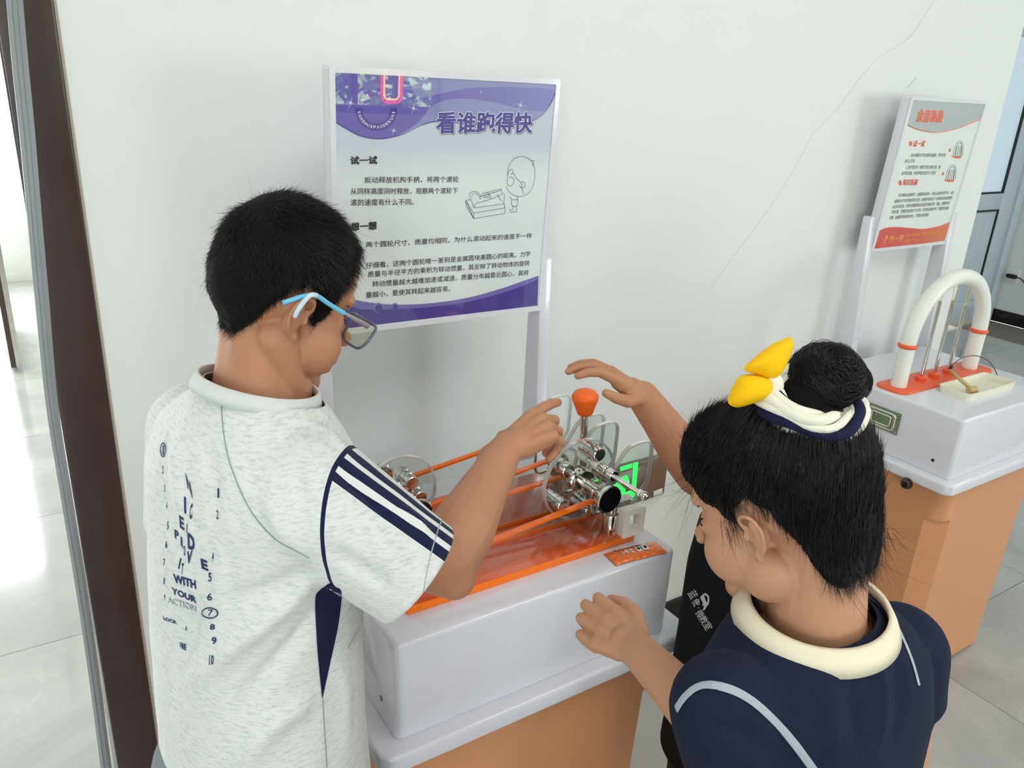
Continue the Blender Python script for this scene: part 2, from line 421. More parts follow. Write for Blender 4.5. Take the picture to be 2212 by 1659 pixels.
mesh('upper_pane', *box(5.50, 6.388, 3.13, 3.14, zr+0.072, 2.08), M['frosted'], lf)
for k in range(9):
    x = 5.5+0.0987*k
    bevelled('lower_panel', box(x+0.001, x+0.0977, 3.122, 3.14, 0.2, zr-0.072), M['pale_blue'], d1, 0.003, 1)
# socket and plug on the side wall
pk = thing('black_plug', 'black plug with grey cable in the side wall socket', 'plug', tuple(on_z(0, 0, 1)*0+Vector((6.70, 2.86, 0.30))))
pp = ray(2185, 596); tt = 6.70/pp.x; PP = CAM+pp*tt
pk.location = PP
bevelled('plug_body', box(PP.x-.03, PP.x, PP.y-.045, PP.y+.03, PP.z-.016, PP.z+.016), M['black'], pk, 0.008)
q = [PP+Vector((-.015, -.045, 0)), PP+Vector((-.03, -.10, -.01)), PP+Vector((-.04, -.18, -.08)), PP+Vector((-.02, -.30, -.13))]
mesh('cable', *tube(smooth_poly(q), 0.005, 8), M['dark_steel'], pk, True)
so = bevelled('wall_socket', box(6.708, 6.72, PP.y-.05, PP.y+.05, PP.z-.05, PP.z+.05), M['ceiling'], width=.004); tag(so, 'white wall socket behind the black plug', 'socket')

# ================================================================== CONSOLES
TB, TT, BT = 0.662, 0.695, 0.865        # tray bottom / tray top / box top
def console(label, tx0, tx1, ty0, ty1, bx0, bx1, by0, by1, px0, px1, py0):
    root = thing('exhibit_console', label, 'exhibit stand', ((tx0+tx1)/2, (ty0+ty1)/2, 0))
    # base with chamfered corners below a rounded top band
    y1 = ty1-0.03; px1_ = px1
    def sec(r, z, flat):
        P = []; px1 = px1_+.028*(z/.66)
        for cx, cy, a0 in ((px1-r, y1-r, 0), (px0+r, y1-r, 90), (px0+r, py0+r, 180), (px1-r, py0+r, 270)):
            for i in range(7):
                if flat:
                    A = (cx+r*math.cos(math.radians(a0)), cy+r*math.sin(math.radians(a0))); B = (cx+r*math.cos(math.radians(a0+90)), cy+r*math.sin(math.radians(a0+90)))
                    P.append((A[0]+(B[0]-A[0])*i/6, A[1]+(B[1]-A[1])*i/6, z))
                else:
                    a = math.radians(a0+15*i); P.append((cx+r*math.cos(a), cy+r*math.sin(a), z))
        return P
    rings = [sec(.045, .012, True), sec(.045, .03, True), sec(.045, .555, True), sec(.045, .561, False), sec(.045, TB+.005, False)]
    V = [p for rg in rings for p in rg]; n = 28
    F = [(i*n+k, i*n+(k+1) % n, (i+1)*n+(k+1) % n, (i+1)*n+k) for i in range(4) for k in range(n)] + [tuple(range(n-1, -1, -1)), tuple(4*n+k for k in range(n))]
    mesh('base_cabinet', V, F, M['peach'], root, auto=25)
    for sx in (px0+.05, px1-.05):
        for sy in (py0+.05, y1-.05): mesh('foot', *cyl((sx, sy, 0), (sx, sy, .014), .02, 16), M['black'], root)
    tray = bevelled('top_tray', prism(rrect(tx0, tx1, ty0, ty1, .028, 6), (0, 0, TB), (1, 0, 0), (0, 1, 0), (0, 0, TT-TB)), M['white_plastic'], root, .007, 4)
    bevelled('top_box', prism(rrect(bx0, bx1, by0, by1, .012, 4), (0, 0, TT-.002), (1, 0, 0), (0, 1, 0), (0, 0, BT-TT+.002)), M['white_plastic'], root, .007, 4)
    return root
C1 = console('white-topped orange exhibit stand in the middle, carrying the clear wheels', .345, .955, .795, 1.36, .378, .905, .822, 1.236, .385, .905, .835)
C2 = console('white-topped orange exhibit stand at right, carrying the white arch', 1.952, 2.54, .888, 1.455, 1.98, 2.505, .912, 1.352, 2.0, 2.47, .912)
# bolts, holes, pull handles
def bolt(P, ax, r, root, m):
    P = Vector(P); ax = Vector(ax)
    o = mesh('lock_bolt', *lathe(P, ax, [(0, r*1.25), (.003, r*1.25), (.004, r), (.013, r), (.0145, r*.85), (.0145, r*.55), (.010, r*.45)], 20), m, root, auto=40)
    mesh('bolt_socket', *lathe(P, ax, [(.0100, r*.35), (.0152, r*.35), (.0155, r*.1)], 6), M['black'], o)
b1 = CAM+ray(779, 1582)*(.345/ray(779, 1582).x)
bolt((.352, b1.y, .655), (-1, 0, 0), .0085, C1, M['chrome'])
bolt((1.952, 1.00, .655), (-1, 0, 0), .0125, C2, M['dark_steel'])
def on_x(px, py, x): d = ray(px, py); return CAM+d*(x/d.x)
for px_, py_, X, root, m in ((823.5, 1508, .378, C1, M['dark_steel']), (2015, 994, 1.98, C2, M['black'])):
    h = on_x(px_, py_, X); mesh('cable_hole', *cyl((X+.002, h.y, h.z), (X-.0006, h.y, h.z), .0046, 20), m, root)
def pull_handle(X, c, wy, hz, root, m):
    hp = mesh('pull_handle', *join([box(X-.003, X+.001, c[0]-wy/2, c[0]+wy/2, c[1]-hz/2, c[1]+hz/2)]), m, root)
    rim = [Vector((X-.004, c[0]+a, c[1]+b)) for a, b in rrect(-wy*.37, wy*.37, -hz*.36, hz*.36, hz*.13, 5)]
    mesh('recess_rim', *tube(rim, .0035, 10, closed=True), M['chrome'], hp, True)
    V, F = prism(rrect(-wy*.33, wy*.33, -hz*.3, hz*.3, hz*.1, 5), (X-.0034, c[0], c[1]), (0, 1, 0), (0, 0, 1), (.0006, 0, 0)); mesh('recess_pan', V, F, m, hp)
    rim2 = [Vector((X-.006, c[0]+a, c[1]+b)) for a, b in rrect(-wy*.27, wy*.27, -hz*.24, hz*.24, hz*.09, 5)]
    mesh('grip_bar', *tube(rim2, .003, 10, closed=True), M['chrome'], hp, True)
    for sy in (-.44, .44):
        for sz in (-.42, .42): mesh('rivet', *lathe((X-.003, c[0]+wy*sy, c[1]+hz*sz), (-1, 0, 0), [(0, .0035), (.0012, .003), (.002, .001)], 12), M['steel'], hp, True)
    for sy in (-.16, .16): mesh('screw', *lathe((X-.004, c[0]+wy*sy, c[1]+hz*.06), (-1, 0, 0), [(0, .003), (.001, .0026), (.0016, .001)], 10), M['steel'], hp, True)
ha = on_x(1905, 903, 1.98)
pull_handle(1.98, (ha.y, ha.z), .105, .062, C2, M['steel'])
hb = on_x(1858, 1150, 2.0)
pull_handle(2.0, (hb.y, hb.z), .105, .062, C2, M['dark_steel'])

# ================================================================== INFORMATION PANELS
def post(root, x0, x1, yf0, yb0, yf1, yb1, z0, z1):
    V = [(x0, yf0, z0), (x1, yf0, z0), (x1, yb0, z0), (x0, yb0, z0), (x0, yf1, z1), (x1, yf1, z1), (x1, yb1, z1), (x0, yb1, z1)]
    return bevelled('post', (V, [(0, 3, 2, 1), (4, 5, 6, 7), (0, 1, 5, 4), (1, 2, 6, 5), (2, 3, 7, 6), (3, 0, 4, 7)]), M['white_plastic'], root, .004, 3)

def panel(label, x0, W, zb, zt, yb, yt, dep, posts):
    root = thing('information_panel', label, 'sign', (x0+W/2, yb+.03, TT))
    up = Vector((0, yt-yb, zt-zb)); H = up.length; up.normalize(); nrm = Vector((1, 0, 0)).cross(up); nrm = nrm if nrm.y < 0 else -nrm
    O = Vector((x0, yb, zb)); b = .009
    V, F = prism(rrect(-b, W+b, -b, H+b, .006, 4), O-nrm*.0015, (1, 0, 0), up, -nrm*dep)
    bevelled('panel_box', (V, F), M['white_plastic'], root, .003, 2)
    # raised rim round the printed face
    outer = rrect(-b, W+b, -b, H+b, .006, 4); inner = rrect(0, W, 0, H, .003, 4); n = len(outer)
    Vr = [O+Vector((1, 0, 0))*a+up*c-nrm*.0015 for a, c in outer]+[O+Vector((1, 0, 0))*a+up*c+nrm*.002 for a, c in outer]+[O+Vector((1, 0, 0))*a+up*c+nrm*.002 for a, c in inner]+[O+Vector((1, 0, 0))*a+up*c-nrm*.0015 for a, c in inner]
    Fr = [(q*n+i, q*n+(i+1) % n, (q+1)*n+(i+1) % n, (q+1)*n+i) for q in range(3) for i in range(n)]
    mesh('rim', Vr, Fr, M['white_plastic'], root, auto=30)
    for p in posts: post(root, *p)
    return root, O, Vector((1, 0, 0)), up, nrm, H

def printmat(name, rgb, rgb2=None, axis='Z', lo=0, hi=1, coat=1.0):
    m = mat(name, rgb, 0.5, coat=coat, coat_rough=.015); m.node_tree.nodes['Principled BSDF'].inputs['Coat IOR'].default_value = 1.75
    if rgb2:
        nt = m.node_tree; p = nt.nodes['Principled BSDF']; tc = [n for n in nt.nodes if n.type == 'TEX_COORD'][0]
        sx = nt.nodes.new('ShaderNodeSeparateXYZ'); nt.links.new(tc.outputs['Object'], sx.inputs[0])
        mr = nt.nodes.new('ShaderNodeMapRange'); mr.inputs['From Min'].default_value = lo; mr.inputs['From Max'].default_value = hi
        nt.links.new(sx.outputs[axis], mr.inputs['Value'])
        mx = nt.nodes.new('ShaderNodeMixRGB'); mx.inputs[1].default_value = (*lin(rgb), 1); mx.inputs[2].default_value = (*lin(rgb2), 1)
        nt.links.new(mr.outputs[0], mx.inputs[0]); nt.links.new(mx.outputs[0], p.inputs['Base Color'])
    return m

# ---- panel 1 (purple)
P1, O1, U1, W1, N1, H1 = panel('purple and white information panel standing behind the clear wheels', .469, .413, 1.191, 1.604, 1.25, 1.237, .030,
      [(.428, .4565, 1.232, 1.300, 1.262, 1.300, TT-.002, 1.290), (.893, .921, 1.232, 1.300, 1.262, 1.300, TT-.002, 1.283)])
def onp(px, py, O, N, lift=0.0):
    d = ray(px, py); t = (O-CAM).dot(N)/d.dot(N); return CAM+d*t+N*lift
def p1(px, py, l=0.0): return onp(px, py, O1, N1, l)
def flat(name, pts, m, root, P=None):
    n = len(pts); return mesh(name, pts, [tuple(range(n))], m, root)
zc = TT
pr_face = printmat('panel1_print', (222, 230, 228), (196, 204, 216), 'Z', 1.44-zc, 1.50-zc)
M['lilac'] = printmat('print_lilac', (128, 128, 180), (150, 152, 196), 'X', -.2, .2)
M['purple'] = printmat('print_purple', (98, 86, 168), (132, 130, 190), 'X', -.12, .2)
M['deep_purple'] = printmat('print_deep_purple', (68, 52, 142), coat=1.0)
M['purple_b'] = printmat('print_purple_band', (112, 104, 176), coat=1.0)
M['ink'] = printmat('print_black', (22, 20, 22), coat=.6)
M['ink_grey'] = printmat('print_grey', (66, 66, 70), coat=.6)
M['ink_white'] = printmat('print_white', (228, 230, 240), coat=1.0)
def quad_face(name, O, U, W_, w, h, m, root): return mesh(name, [O, O+U*w, O+U*w+W_*h, O+W_*h], [(0, 1, 2, 3)], m, root)
quad_face('printed_face', O1, U1, W1, .413, H1, pr_face, P1)
def region(name, pix, m, root, fn, lift): return flat(name, [fn(a, b, lift) for a, b in pix], m, root)
wave = [(722.5, 262), (745, 276), (775, 292), (806, 299), (835, 298), (870, 289), (905, 272), (935, 263), (960, 262), (1000, 266), (1060, 270), (1110, 269), (1147, 262), (1172, 247), (1190, 222), (1199, 200)]
wv = [(v.x, v.y) for v in smooth_poly([(a, b, 0) for a, b in wave], 6)]
region('wave_backdrop', wv+[(1200.3, 182.6), (722, 157.5)], M['lilac'], P1, p1, .0002)
mesh('wave_line', *tube([p1(a, b, .0004) for a, b in wv], .0009, 6), M['deep_purple'], P1)
wave2 = [(722.5, 262), (745, 276), (775, 292), (806, 299), (835, 298), (870, 286), (905, 262), (930, 232), (960, 217), (1010, 213), (1070, 222), (1130, 236), (1172, 240), (1190, 221), (1199, 200), (1199.8, 190), (1150, 200), (1100, 205), (1050, 200), (1000, 193), (950, 198), (905, 210)]
w2 = [(v.x, v.y) for v in smooth_poly([(a, b, 0) for a, b in wave2[:15]], 6)]
region('wave_front', w2+[(1199.9, 192), (1100, 187), (1010, 190), (940, 205), (900, 214), (880, 165.5), (722, 157.5)], M['purple'], P1, p1, .0004)
low = [(779, 650), (812, 655), (860, 658), (930, 655), (1010, 643), (1080, 624), (1130, 607), (1163.5, 595)]
lw = [(v.x, v.y) for v in smooth_poly([(a, b, 0) for a, b in low], 6)]
region('lower_band', [(731, 640)]+lw+[(1160.5, 660), (733, 711)], M['purple_b'], P1, p1, .0002)
low = [(779, 668), (860, 668), (940, 662), (1010, 652), (1080, 634), (1130, 617), (1162.5, 603)]
lw = [(v.x, v.y) for v in smooth_poly([(a, b, 0) for a, b in low], 6)]
region('lower_wave', [(732, 655)]+lw+[(1160.5, 660), (733, 711)], M['deep_purple'], P1, p1, .0004)
for cx, cy, rr in ((817, 664, 10.5), (853, 662, 7.5)):
    region('print_ball', [(cx+rr*math.cos(a), cy+rr*math.sin(a)*1.0) for a in np.linspace(0, 2*math.pi, 24, endpoint=False)], M['lilac'] if rr > 9 else M['purple_b'], P1, p1, .0006)
    region('print_ball_core', [(cx+1+(rr-2)*math.cos(a), cy+1.4+(rr-2)*math.sin(a)) for a in np.linspace(0, 2*math.pi, 24, endpoint=False)], M['deep_purple'], P1, p1, .0007)
# ring emblem with pinyin
cx, cy = 812.5, 238.0
ring = []
a0, a1 = math.radians(-8), math.radians(188)
ro, ri = 45, 29.5
ou = [(cx+ro*math.cos(a), cy+ro*.98*math.sin(a)) for a in np.linspace(a0, a1, 40)]; inn = [(cx+ri*math.cos(a), cy+ri*.98*math.sin(a)) for a in np.linspace(a1, a0, 40)]
pts = [p1(a, b, .0006) for a, b in ou+inn]; n = 40
mesh('emblem_ring', pts, [(i, i+1, 2*n-2-i, 2*n-1-i) for i in range(n-1)], M['deep_purple'], P1)
def arc_text(s, R, a_start, a_end, hpx, m, lift, inward):
    parts = []
    for i, ch in enumerate(s):
        a = a_start+(a_end-a_start)*i/(len(s)-1)
        if ch == ' ': continue
        x, y = cx+R*math.cos(a), cy+R*.98*math.sin(a)
        out = Vector((math.cos(a), math.sin(a))); tan = Vector((-math.sin(a), math.cos(a)))
        if inward: upv, rt = -out, -tan
        else: upv, rt = out, tan
        wpx = hpx*(.35 if ch == 'I' else .8)
        c0 = (x-rt.x*wpx/2-upv.x*hpx/2, y-rt.y*wpx/2-upv.y*hpx/2); c1 = (x+rt.x*wpx/2-upv.x*hpx/2, y+rt.y*wpx/2-upv.y*hpx/2)
        A = p1(*c0, lift); B = p1(*c1, lift); Cc = p1(c0[0]+upv.x*hpx, c0[1]+upv.y*hpx, lift)
        up = (Cc-A); parts.append(line_text(ch, A, B, up.normalized(), up.length, .01))
    return join(parts)
mesh('ring_lettering', *arc_text('KANSHUIPAODEKUAI', 37.3, math.radians(172), math.radians(8), 6.5, None, .0008, True), M['ink_white'], P1)
mesh('arc_lettering', *arc_text('LI XUE', 38, math.radians(-140), math.radians(-42), 6.5, None, .0008, False), M['ink_white'], P1)
for sx, sy, sr in ((757, 222, 17), (893, 234, 15), (850, 282, 12), (1038, 198, 6), (1124, 227, 14)):
    st = []
    for k in range(16):
        a = math.pi*2*k/16+.3; q = (1.0 if k % 4 == 0 else .45 if k % 4 == 2 else .09)
        st.append((sx+sr*q*math.cos(a), sy+sr*q*math.sin(a)))
    region('print_sparkle', st, M['ink_white'], P1, p1, .0008)
def ptext(name, lines, m, root, fn, lift=.0009, off=0.0):
    if len(lines) > 1:
        for q_ in lines: ptext('text_line' if name == 'body_lettering' else name, [q_], m, root, fn, lift, off)
        return
    """lines: (string, px0, py0, px1, py1, height px) measured along the printed base line"""
    parts = []
    for L_ in lines:
        s, a, b, c, d, h = L_[:6]
        A = fn(a, b, lift); B = fn(c, d, lift); T = fn(a, b-h, lift)
        up = W1; parts.append(line_text(s, A, B, up, (T-A).dot(up), off))
    return mesh(name, *join(parts), m, root)
def bold(name, s, x0, y0, x1, y1, h, d, m, root, fn, lift, k=8):
    parts = []
    for i in range(k):
        a = 2*math.pi*i/k; dx, dy = d*math.cos(a), d*math.sin(a)
        A = fn(x0+dx, y0+dy, lift+i*.00002); B = fn(x1+dx, y1+dy, lift+i*.00002); T = fn(x0+dx, y0+dy-h, lift)
        parts.append(line_text(s, A, B, W1, (T-A).length))
    return mesh(name, *join(parts), m, root)
bold('title_shadow', '看谁跑得快', 944, 289.5, 1148, 288, 46, 2.6, M['ink_grey'], P1, p1, .0006)
bold('title_outline', '看谁跑得快', 942.5, 288, 1146.5, 286.5, 46, 2.9, M['ink_white'], P1, p1, .0009)
bold('title_lettering', '看谁跑得快', 942.5, 288, 1146.5, 286.5, 46, 1.4, M['deep_purple'], P1, p1, .0012)
bold('try_heading', '试一试', 757, 355, 814, 354, 17, .75, M['ink'], P1, p1, .0009, 6)
bold('think_heading', '想一想', 758, 498, 813, 495, 17, .75, M['ink'], P1, p1, .0009, 6)
ptext('body_lettering', [('扳动释放机构手柄，将两个滚轮', 787, 396, 990, 394, 14.5), ('从同样高度同时释放，观察两个滚轮下', 757, 420.5, 988, 418.5, 14.5), ('滚的速度有什么不同。', 757, 444.5, 893, 442.5, 14.5),
      ('两个圆轮尺寸、质量均相同，为什么滚动起来的速度不一样', 790, 535.5, 1148, 514.5, 13.5), ('仔细看，这两个圆轮唯一差别是金属圆块离圆心的距离。力学', 790, 580.5, 1145, 554, 13.5),
      ('质量与半径平方的乘积为转动惯量，其反映了转动物体的旋转', 794, 599.5, 1143, 574, 13.5), ('转动惯量越大越难加速或减速。质量分布越靠近圆心，其转', 804, 620.5, 1141, 594.5, 13.5), ('量越小，要使其转起来越容易。', 790, 644, 972, 629.5, 13.5)],
      M['ink'], P1, p1, .0009, .002)
# line drawing: child looking at the exhibit (thin printed strokes)
def strokes(name, lst, root, fn, r=.00035, m=None):
    parts = []
    for pts, closed in lst:
        P = [fn(a, b, .0007) for a, b in pts]
        P = smooth_poly(P, 4, closed) if len(P) > 2 else P
        parts.append(tube(P, r, 4, closed=closed, cap=False))
    return mesh(name, *join(parts), m or M['ink_grey'], root)
sk = [([(1096, 388), (1098, 360), (1112, 342), (1130, 338), (1146, 346), (1155, 366), (1154, 390), (1147, 410), (1136, 421), (1122, 424), (1108, 421), (1098, 412), (1093, 402)], False),
      ([(1097, 378), (1100, 368), (1106, 366), (1108, 372), (1103, 378)], False), ([(1108, 372), (1116, 386), (1126, 395), (1127, 404), (1131, 419)], False),
      ([(1100, 382), (1108, 384), (1110, 392), (1104, 401), (1096, 399), (1096, 388)], False), ([(1126, 394), (1132, 392), (1134, 402), (1127, 406), (1122, 400)], False),
      ([(1093, 402), (1095, 406)], False), ([(1148, 348), (1152, 346), (1153, 353), (1150, 357)], False),
      ([(1100, 424), (1108, 431), (1116, 430), (1119, 424)], False), ([(1105, 431), (1106, 444), (1117, 444), (1118, 428)], False),
      ([(1108, 444), (1108, 452), (1101, 453), (1103, 458), (1115, 457)], False), ([(1115, 444), (1116, 457)], False),
      ([(1006, 433), (1023, 472)], False), ([(1023, 472), (1090, 461)], False), ([(1006, 433), (1007, 444), (1023, 472)], False),
      ([(1006, 433), (1016, 431)], False), ([(1023, 460), (1091, 449)], False), ([(1006, 433), (1023, 460)], False), ([(1023, 460), (1023, 472)], False), ([(1091, 449), (1090, 461)], False), ([(1091, 449), (1088, 437)], False),
      ([(1016, 428), (1024, 449)], False), ([(1024, 449), (1088, 440)], False), ([(1024, 449), (1026, 443), (1032, 438), (1060, 430), (1086, 418)], False), ([(1036, 424), (1082, 411)], False), ([(1052, 415), (1082, 408)], False), ([(1088, 440), (1090, 418)], False), ([(1086, 418), (1082, 408)], False), ([(1074, 420), (1083, 434)], False),
      ([(1014, 428), (1015, 417), (1025, 413), (1034, 418), (1036, 430)], False), ([(1019, 428), (1020, 420), (1026, 417), (1032, 422)], False), ([(1038, 430), (1040, 420), (1050, 416), (1058, 421), (1060, 430)], False),
      ([(1043, 424), (1047, 421), (1049, 425), (1045, 427)], True), ([(1051, 424), (1055, 421), (1056, 426), (1052, 427)], True)]
strokes('line_drawing', sk, P1, p1)

# ---- panel 2 (red and white)
P2, O2, U2, W2, N2, H2 = panel('red and white information panel standing behind the white arch', 2.181, .372, 1.199, 1.615, 1.385, 1.363, .028,
      [(2.148, 2.176, 1.352, 1.425, 1.392, 1.420, TT-.002, 1.292), (2.560, 2.589, 1.352, 1.425, 1.382, 1.425, TT-.002, 1.287)])
def p2(px, py, l=0.0): return onp(px, py, O2, N2, l)
quad_face('printed_face', O2, U2, W2, .372, H2, printmat('panel2_print', (226, 232, 228), coat=.8), P2)
M['print_grey'] = printmat('print_pale_grey', (172, 180, 180), coat=.8)
M['print_red'] = printmat('print_red', (204, 52, 18), (214, 106, 32), 'X', 0.0, .19, coat=.8)
M['print_orange'] = printmat('print_orange_red', (222, 84, 34), coat=.6)
def c2(x, y): return (1880+x/4.6074, 200+y/4.6083)
arc = [c2(*p) for p in ((372, 325), (430, 352), (510, 378), (620, 394), (740, 386), (860, 356), (980, 312), (1108, 262))]
ar = [(v.x, v.y) for v in smooth_poly([(a, b, 0) for a, b in arc], 6)]
region('header_wave', ar+[c2(1148, 113), c2(430, 76)], M['print_grey'], P2, p2, .0003)
mesh('header_line', *tube([p2(a, b, .0006) for a, b in ar], .0013, 6), M['print_orange'], P2)
bt = [c2(*p) for p in ((92, 1372), (160, 1345), (260, 1338), (400, 1348), (520, 1356), (640, 1340), (730, 1312), (800, 1282))]
br = [(v.x, v.y) for v in smooth_poly([(a, b, 0) for a, b in bt], 6)]
region('footer_wave', br+[c2(742, 1474), c2(36, 1568)], M['print_red'], P2, p2, .0003)
def q2(lines): return [(s, *c2(a, b), *c2(c, d), h/4.6) for s, a, b, c, d, h in lines]
def bq(name, s, a, b, c, d, h, dd, k=7):
    bold(name, s, *c2(a, b), *c2(c, d), h/4.6, dd, M['print_orange'], P2, p2, .0009, k)
bq('title_lettering', '余音袅袅', 450, 290, 704, 298, 116, 1.0)
bq('try_heading', '试一试', 420, 540, 532, 540, 58, .28); bq('knowledge_heading', '知识拓展', 318, 922, 462, 920, 54, .28)
for x_, y_ in ((400, 508), (296, 898)):
    region('heading_dot', [c2(x_+16*math.cos(a), y_+26*math.sin(a)) for a in np.linspace(0, 6.28, 18, endpoint=False)], M['print_orange'], P2, p2, .0006)
for x_, y_ in ((790, 573), (722, 807)):
    region('figure_dot', [c2(x_+10*math.cos(a), y_+18*math.sin(a)) for a in np.linspace(0, 6.28, 16, endpoint=False)], M['print_orange'], P2, p2, .0006)
ptext('body_lettering', q2([('1. 用小棰敲击不同长度的金属管，听听声音', 384, 642, 742, 640, 38), ('有什么不同。', 338, 700, 442, 697, 36), ('2. 用手捏住同一根管子的红色标记处，敲', 350, 762, 692, 758, 38), ('击不同位置，听听声音会发生什么变化?', 306, 823, 648, 815, 38),
      ('用小棰敲击金属管时，金属管振动发声。声音从金属传到空气中，会在', 274, 1040, 826, 1012, 36), ('金属管与空气的界面处发生反射，金属管中就形成了入射波和反射波的叠加', 232, 1100, 808, 1062, 36), ('从而形成驻波。驻波的波腹即振动大而波节振幅为零。因此，如果捏住波', 216, 1155, 788, 1114, 36),
      ('节的位置，金属管仍能振动产生声音，声音就会余音不绝。如果捏住波腹', 202, 1208, 772, 1165, 36), ('位置，金属管的振动就会停止，声音就会很短促。', 184, 1264, 580, 1232, 36)]), M['ink_grey'], P2, p2, .0009, .004)
M['print_yellow'] = printmat('print_yellow', (240, 150, 40), coat=.6)
ptext('footer_lettering', q2([('?', 128, 1500, 158, 1500, 76), ('想一想', 178, 1492, 316, 1478, 66), ('你在不同位置，声音长短有没有不同', 344, 1444, 694, 1408, 34), ('这是为什么?', 332, 1496, 462, 1480, 32)]), M['print_yellow'], P2, p2, .0009, .012)
s2 = []
for ox, oy in ((0, 0), (-72, 235)):
    s2 += [([c2(822+ox, 628+oy), c2(836+ox, 545+oy), c2(870+ox, 492+oy), c2(905+ox, 486+oy), c2(922+ox, 530+oy), c2(916+ox, 630+oy)], False)]
    s2 += [([c2(838+ox, 630+oy), c2(850+ox, 560+oy), c2(876+ox, 508+oy), c2(900+ox, 502+oy), c2(908+ox, 540+oy), c2(900+ox, 632+oy)], False)]
    s2 += [([c2(x+ox, 636+oy), c2(x+14+ox, 530+oy)], False) for x in (846, 862, 878, 892)]
strokes('figure_drawing', s2, P2, p2, .0005)
for ox, oy in ((0, 0), (-72, 235)):
    region('figure_base', [c2(x+ox, y+oy) for x, y in ((812, 630), (905, 634), (900, 652), (850, 656), (808, 640))], M['print_red'], P2, p2, .0007)
# ================================================================== WHEEL-RACE DEVICE on console 1
DZ = BT
M['slab_top'] = mat('orange_slab_face', (222, 92, 40), 0.10, coat=.8, var=.05, vscale=9); M['slab_edge'] = mat('orange_slab_edge', (252, 122, 14), 0.25)  # edge glow painted in: side faces a brighter orange than the top
dev = thing('wheel_race_model', 'orange acrylic rolling-wheel track model with clear plates and lever on the middle stand', 'exhibit', (.64, 1.0, BT))
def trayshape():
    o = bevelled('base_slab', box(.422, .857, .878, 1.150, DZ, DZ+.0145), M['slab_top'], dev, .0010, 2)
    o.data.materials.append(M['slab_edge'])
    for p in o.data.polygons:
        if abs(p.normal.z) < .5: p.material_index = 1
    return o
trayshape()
RY = {'a': 1.135, 'b': 1.032, 'c': .992, 'd': .900}
TH = .0085
def rail_ab(x): return .957+.125*(x-.65)
def rail_c(x): return .952+.045*(x-.65)
def rail_d(x): return .944+.100*(x-.65)
def plate(y, rail_z, xs=.44, xe=.785):
    # closed outline (x,z) of a clear plate: sloped rail, notch, tall rounded loop, S-shaped right edge
    base = DZ+.0145
    slope = [(xs, base), (xs, rail_z(xs)-.02), (xs+.012, rail_z(xs+.012))] + [(x, rail_z(x)) for x in np.linspace(xs+.03, xe-.012, 8)]
    notch = [(xe-.006, rail_z(xe)-.004), (xe+.004, rail_z(xe)-.006), (xe+.013, rail_z(xe)+.002)]
    loop = [(.806, .992), (.822, 1.018), (.832, 1.032), (.842, 1.040), (.856, 1.0435), (.873, 1.044), (.886, 1.041), (.8935, 1.033), (.8955, 1.020), (.8955, 1.0), (.895, .975), (.893, .963), (.887, .953), (.877, .943), (.868, .930), (.862, .915), (.8585, .900), (.8585, base)]
    lp = [(v.x, v.y) for v in smooth_poly([(a, b, 0) for a, b in loop[:-1]], 3)]+[loop[-1]]
    out = slope+notch+lp
    V, F = prism(out, (0, y-TH/2, 0), (1, 0, 0), (0, 0, 1), (0, TH, 0))
    n = len(out)
    o = mesh('track_plate', V, F[:2], M['clear'], dev)
    # polished edge ribbon: orange-tinted rail, clear loop
    rib = lambda i0, i1: ([V[i] for i in range(i0, i1+1)]+[V[n+i] for i in range(i0, i1+1)], [(k, k+1, (i1-i0+1)+k+1, (i1-i0+1)+k) for k in range(i1-i0)])
    k = len(slope)+1
    P = slope+notch[:2]
    # orange rail strip with real thickness
    top = [(x, z+.0012) for x, z in P[1:]]; bot = [(x, z-.0035) for x, z in P[1:]][::-1]
    mesh('rail_strip', *prism(top+bot, (0, y-TH/2-.0006, 0), (1, 0, 0), (0, 0, 1), (0, TH+.0012, 0)), M['orange_acrylic'], o)
    E1 = rib(k, n-1)
    ex = []
    for q, (a, b) in enumerate(zip(out[k:], out[k+1:]+out[-1:])): pass
    path = out[k:]
    # bevel-edged ribbon slightly proud so that the cut edge reads
    inner = []
    for i, (x, z) in enumerate(path):
        a = path[max(i-1, 0)]; b = path[min(i+1, len(path)-1)]
        t = Vector((b[0]-a[0], b[1]-a[1])); t = t.normalized() if t.length else Vector((1, 0))
        nn = Vector((t.y, -t.x)); inner.append((x+nn.x*.0016, z+nn.y*.0016))
    pv = []; pf = []
    for (x, z), (xi, zi) in zip(path, inner):
        pv += [(x, y-TH/2, z), (x, y+TH/2, z), (xi, y+TH/2, zi), (xi, y-TH/2, zi)]
    for i in range(len(path)-1):
        for q in range(4): pf.append((i*4+q, i*4+(q+1) % 4, (i+1)*4+(q+1) % 4, (i+1)*4+q))
    mesh('plate_edge', pv, pf, M['clear_edge'], o, auto=40)
    return o
for k, rf_ in zip('abcd', (rail_ab, rail_ab, rail_c, rail_d)): plate(RY[k], rf_)
for y in (.962, 1.003): bevelled('slab_strip', box(.43, .835, y-.002, y+.002, DZ+.0145, DZ+.021), M['orange_acrylic'], dev, .0005, 1)  # thin low orange bars laid along the slab

